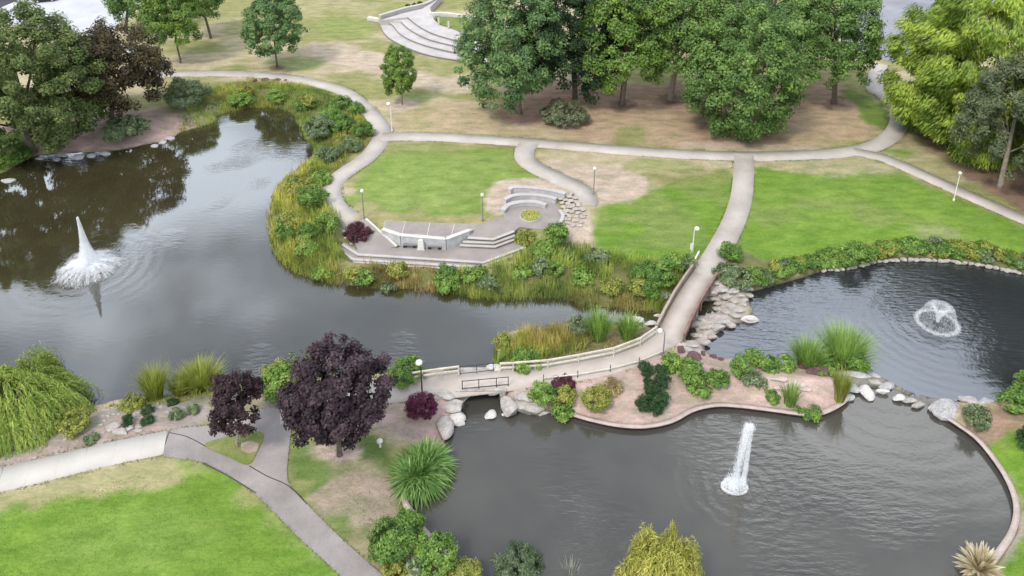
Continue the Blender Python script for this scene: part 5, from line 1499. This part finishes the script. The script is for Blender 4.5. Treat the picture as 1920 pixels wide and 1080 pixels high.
shrub(332, 786, 26, 22, 'small dull green shrub on the bare bank', SH_GR, nx(), leaf=.11, rc=.2); shrub(362, 776, 24, 18, 'small dry shrub near the ragged maroon tree', SH_GR, nx(), leaf=.11, rc=.2)
shrub(172, 828, 28, 18, 'little grey shrub at the pavement edge', SH_GR, nx(), leaf=.11, rc=.2); shrub(325, 760, 20, 14, 'tiny dark green shrub under the tall grass', SH_D, nx(), leaf=.11, rc=.2)
shrub(140, 815, 60, 50, 'yellow green shrub at the foot of the willow', SH_Y, nx(), leaf=.18, rc=.3)
shrub(790, 788, 62, 54, 'magenta leaved shrub below the lamp by the stone bridge', [(.07, .012, .03), (.12, .022, .05), (.17, .045, .08)], nx(), leaf=.14, rc=.3)
# near bank
spiky(788, 882, 108, 'large spiky green plant overhanging the lower pond', [(.09, .18, .04), (.18, .32, .08), (.32, .46, .18)], nx(), 2300, .085, .92)
shrub(738, 1056, 92, 84, 'dark leafy green shrub at the near left corner of the pond', SH_G, nx(), leaf=.2, rc=.36)
shrub(768, 1005, 56, 48, 'green shrub reaching over the pond kerb', SH_L, nx(), leaf=.18, rc=.32)
shrub(815, 1082, 84, 80, 'bright yellow green shrub beside the near footpath', SH_L, nx(), leaf=.18, rc=.34)
shrub(745, 1100, 66, 44, 'low yellow green shrub at the bottom edge', SH_Y, nx(), leaf=.16, rc=.3)
shrub(775, 1085, 36, 36, 'broad leaved grey green plant between the bottom shrubs', SH_GR, nx(), leaf=.3, rc=.3)
shrub(870, 1100, 70, 50, 'low olive shrub along the near pond edge', SH_Y, nx(), leaf=.16, rc=.3)
shrub(968, 1108, 96, 84, 'silvery green shrub at the near edge of the lower pond', [(.07, .11, .05), (.12, .17, .085), (.20, .25, .14)], nx(), leaf=.2, rc=.36, aspect=.35)
tuft(1068, 1105, 40, 50, 'pale flowering grass at the bottom edge of the pond', [(.3, .3, .24), (.45, .45, .38), (.6, .6, .52)], nx(), 60, .07)
spiky(1832, 1072, 88, 'dry straw coloured spiky plant at the right pond kerb', [(.36, .29, .18), (.52, .44, .30), (.66, .59, .46)], nx(), 170, .24, 1.5, .25, z=ZW + .45)
for (x, y, w, h, c, l) in [(1828, 806, 48, 46, SH_GR, 'grey green shrub right of the biggest weir slab'), (1898, 780, 56, 50, SH_G, 'green shrub on the right bank beside the weir'), (1925, 760, 60, 60, SH_G, 'tall green shrub at the right frame edge'),
        (1925, 850, 40, 50, SH_D, 'dark shrub at the right frame edge on the lawn')]:
    shrub(x, y, w, h, l, c, nx(), leaf=.2, rc=.34)
for kk, (x, y, w, h) in enumerate(((765, 17, 9, 9), (777, 14, 8, 8), (788, 13, 10, 10))):
    shrub(x, y, w, h, f'tiny dark bush beside the far amphitheatre wall, {ORD[kk]} from the west', SH_D, nx(), 'bushes beside the far amphitheatre', leaf=.3, rc=.3)
# yellow flowers in the planter
rng = np.random.default_rng(77); n = 1500
rr = np.sqrt(rng.random(n)) * 1.14; az = rng.uniform(0, 6.283, n)
P = np.stack([rr * np.cos(az), rr * np.sin(az), .2 + .08 * rng.random(n)], 1)
V, F = quads_from(P, unit(rng.normal(size=(n, 3)) * (1, 1, .3)), unit(rng.normal(size=(n, 3)) * .5 + (0, 0, 1)), np.full(n, .07), np.full(n, .05))
o = mesh_np('ground_cover', V, F, M['leaf'], pl, False, np.repeat(leaf_colors(rng, n, rng.integers(0, 9, n), [(.40, .40, .09), (.52, .50, .14), (.60, .56, .22)]), 4, 0)); o['kind'] = 'stuff'

# ---- reed beds
def reed_bed(name, px, dens, label, colfun, seed, hm=(.9, 1.7), wid=.05):
    rng = np.random.default_rng(seed)
    poly = gpoly(px, -.6); lo, hi = poly.min(0), poly.max(0)
    n = int((hi - lo).prod() * dens)
    P = rng.uniform(lo, hi, (n, 2))
    P = P[poly_sdf(P, poly) + (rng.random(n) - .5) * .8 < 0]
    P = P[fbm(P[:, 0] * .55 + seed, P[:, 1] * .55, 3) + rng.normal(size=len(P)) * .06 > .36]
    dw = poly_sdf(P, POND1)
    P = P[(dw > -.35)]
    z = np.maximum(hfun(P), ZW - .1); n = len(P)
    qx, qy = proj(np.c_[P, z])
    cn = fbm(P[:, 0] * .8 + 7, P[:, 1] * .8 + seed, 3)
    col, hs = colfun(qx, qy, cn, rng)
    L = rng.uniform(*hm, n) * hs * (.6 + .8 * cn)
    lean = rng.random(n) ** 1.5 * .7
    az = rng.normal(size=n) * .8 + 5.0 + (fbm(P[:, 0] * .35, P[:, 1] * .35 + 9, 2) - .5) * 5
    V, F, k = blades(np.c_[P, z - .05], az, L, lean, wid * rng.uniform(.7, 1.5, n), rng, .6)
    o = mesh_np(name, V, F, M['blade'], None, False, np.repeat(col * (1 + rng.normal(size=(n, 1)) * .15).clip(.6, 1.5), k, 0))
    return tag(o, label, 'reeds', None, 'stuff')
def mixcols(stops, t):
    stops = np.asarray(stops); t = np.clip(t, 0, 1) * (len(stops) - 1); i = np.minimum(t.astype(int), len(stops) - 2); f = (t - i)[:, None]
    return stops[i] * (1 - f) + stops[i + 1] * f
RG = [(.05, .085, .022), (.10, .145, .035), (.165, .215, .055)]
RY = [(.11, .12, .03), (.19, .195, .045), (.27, .255, .075)]
RT = [(.15, .11, .045), (.25, .19, .075), (.36, .28, .13)]
def col_north(qx, qy, cn, rng):
    t = np.clip((cn - .3) / .4 + rng.normal(size=len(qx)) * .15, 0, 1)
    a, b = mixcols(RG, t), mixcols(RY, t)
    w = sstep(.45, .62, fbm(qx * .02, qy * .04, 3))[:, None]
    return a * (1 - w) + b * w, np.ones(len(qx)) * .9
def col_south(qx, qy, cn, rng):
    t = np.clip((cn - .3) / .4 + rng.normal(size=len(qx)) * .15, 0, 1)
    gold = (sstep(600, 660, qx) * (1 - sstep(800, 860, qx)) * sstep(490, 505, qy))
    gold = np.maximum(gold, .6 * sstep(545, 562, qy) * sstep(1050, 1080, qx) * (1 - sstep(1190, 1230, qx)))
    yel = np.maximum(.75 * (1 - sstep(560, 640, qx)), .2 * (1 - sstep(930, 1020, qx)))
    g = mixcols(RG, t); y = mixcols(RY, t); o_ = mixcols(RT, t)
    w = np.clip(yel + (cn - .5) * 1.2, 0, 1)[:, None]; c = g * (1 - w) + y * w
    w = np.clip(gold + (cn - .5) * .5 * (gold > .1), 0, 1)[:, None]
    return c * (1 - w) + o_ * w, np.where(gold > .4, .95, 1.1)
RG, RY, RT = lift(RG, 2.5, 1.08), lift(RY, 2.4), lift(RT, 1.7)
reed_bed('reed_bed', [(395, 172), (470, 155), (560, 163), (622, 182), (668, 208), (690, 242), (688, 268), (655, 298), (618, 332), (604, 352), (560, 340), (585, 300), (592, 282), (570, 262), (560, 236), (545, 214), (515, 206), (480, 205), (432, 211), (408, 228), (360, 245), (335, 240), (350, 215)], 55, 'green and olive reeds round the head of the cove below the far path', col_north, 201, (.5, 1.05), .06)
reed_bed('reed_bed', [(618, 328), (602, 352), (604, 380), (622, 402), (640, 420), (636, 455), (630, 474), (656, 494), (700, 500), (815, 508), (900, 512), (985, 482), (1000, 466), (1060, 462), (1108, 474), (1170, 492), (1230, 505), (1292, 500), (1275, 530), (1250, 580), (1205, 585), (1150, 579), (1095, 577), (1060, 564), (960, 562), (900, 560), (840, 550), (760, 544), (700, 543), (640, 535), (600, 524), (558, 512), (528, 492), (510, 464), (503, 420), (505, 380), (515, 352), (545, 322), (572, 302), (600, 320)],
         75, 'tall green and golden reeds along the lake shore below the terrace', col_south, 202, (.6, 1.25), .055)
def col_isle(qx, qy, cn, rng):
    t = np.clip((cn - .3) / .4 + rng.normal(size=len(qx)) * .15, 0, 1)
    gold = .65 * sstep(970, 1010, qx) * (1 - sstep(645, 662, qy)); w = np.clip(gold + (cn - .5) * 1.3, 0, 1)[:, None]
    y = mixcols(RY, t); f = sstep(655, 675, qy)[:, None]; y = y * (1 - f) + mixcols(RG, t) * 1.15 * f
    return y * (1 - w) + mixcols(RT, t) * w, np.ones(len(qx)) * 1.0
reed_bed('reed_bed', [(930, 690), (925, 660), (940, 630), (990, 617), (1050, 610), (1098, 606), (1110, 640), (1090, 668), (1040, 682), (980, 690)], 110, 'golden reeds with green fringe on the lake side of the curving rail', col_isle, 203, (.8, 1.55), .05)
reed_bed('grass_fringe', [(1090, 672), (1105, 630), (1150, 610), (1205, 612), (1215, 630), (1160, 660)], 60, 'short mixed grass between the rail and the white boulder', col_isle, 204, (.2, .5), .05)
reed_bed('grass_fringe', [(180, 762), (250, 742), (330, 735), (430, 714), (520, 705), (640, 700), (740, 696), (860, 690), (855, 705), (740, 712), (600, 722), (450, 735), (340, 752), (260, 765)], 45, 'green and yellow grass fringe along the near shore of the lake', col_north, 205, (.3, .7), .05)

# ---- grass standing along the path edges and over the lawns
def scatter_blades(name, P, Lr, wid, cols, seed, label):
    rng = np.random.default_rng(seed); n = len(P)
    z = hfun(P)
    V, F, k = blades(np.c_[P, z - .02], rng.uniform(0, 6.283, n), rng.uniform(*Lr, n), rng.random(n) * .9, wid * rng.uniform(.7, 1.4, n), rng, .6, 1)
    cn = fbm(P[:, 0] * .3, P[:, 1] * .3, 3)
    c = mixcols(cols, np.clip((cn - .3) / .4 + rng.normal(size=n) * .2, 0, 1))
    o = mesh_np(name, V, F, M['blade'], None, False, np.repeat(c, k, 0))
    return tag(o, label, 'grass', None, 'stuff')
rng = np.random.default_rng(301)
E = []
for l, w in ALLP:
    d = np.concatenate([[0], np.cumsum(np.linalg.norm(np.diff(l, axis=0), axis=1))])
    for side in (0, 1):
        n = int(d[-1] * 26); q = rng.uniform(0, d[-1], n)
        q = q[fbm(q * .5 + side * 9, q * 0 + w, 3) > .42]
        n = len(q)
        e = strip_edges(l, w + .05)[side]; t = np.stack([np.interp(q, d, e[:, j]) for j in (0, 1)], 1)
        m_ = np.stack([np.interp(q, d, l[:, j]) for j in (0, 1)], 1)
        E.append(t + (t - m_) / w * 2 * np.abs(rng.normal(size=(n, 1))) * .16)
ring = np.concatenate([ASPH, ASPH[:1]]); d = np.concatenate([[0], np.cumsum(np.linalg.norm(np.diff(ring, axis=0), axis=1))])
q = rng.uniform(0, d[-1], int(d[-1] * 22)); E.append(np.stack([np.interp(q, d, ring[:, j]) for j in (0, 1)], 1) + rng.normal(size=(len(q), 2)) * .06)
E = np.concatenate(E)
inside = np.zeros(len(E), bool)
for l, w in ALLP:
    inside |= line_dist(E, l) < w / 2 - .02
inside |= (poly_sdf(E, ASPH) < -.1) | (poly_sdf(E, UPPER) < .2) | (poly_sdf(E, LOWER) < .2)
for PND in (POND1, POND2, POND3): inside |= poly_sdf(E, PND) < .6
scatter_blades('edge_grass', E[~inside], (.10, .26), .05, [(.09, .14, .03), (.17, .19, .06), (.28, .25, .13)], 302, 'ragged grass growing along the edges of the footpaths')
LW = []
for px, dens in (([(-100, 985), (60, 940), (200, 905), (300, 870), (380, 885), (470, 935), (560, 1018), (645, 1100), (300, 1140), (-100, 1140)], 70),
                 ([(550, 860), (690, 810), (735, 830), (740, 930), (700, 1005), (655, 1010), (600, 960), (548, 905)], 60),
                 ([(1415, 320), (1600, 300), (1740, 350), (1930, 430), (1940, 480), (1700, 455), (1600, 458), (1470, 505), (1385, 498), (1400, 420)], 26),
                 ([(1120, 400), (1280, 335), (1370, 310), (1365, 400), (1330, 462), (1295, 490), (1160, 480)], 26),
                 ([(660, 362), (735, 275), (965, 278), (1005, 330), (925, 350), (905, 405), (700, 402)], 24),
                 ([(1860, 820), (1930, 810), (1940, 1090), (1880, 1060), (1925, 960), (1905, 890)], 60)):
    g_ = gpoly(px); lo, hi = g_.min(0), g_.max(0)
    p_ = rng.uniform(lo, hi, (int((hi - lo).prod() * dens), 2)); p_ = p_[poly_sdf(p_, g_) < -.2]
    LW.append(p_[fbm(p_[:, 0] * .5, p_[:, 1] * .5, 3) > .40])
LW = np.concatenate(LW)
scatter_blades('lawn_grass', LW, (.05, .12), .06, [(.15, .25, .035), (.20, .30, .055), (.29, .33, .11)], 303, 'longer grass blades standing in the mown lawns')
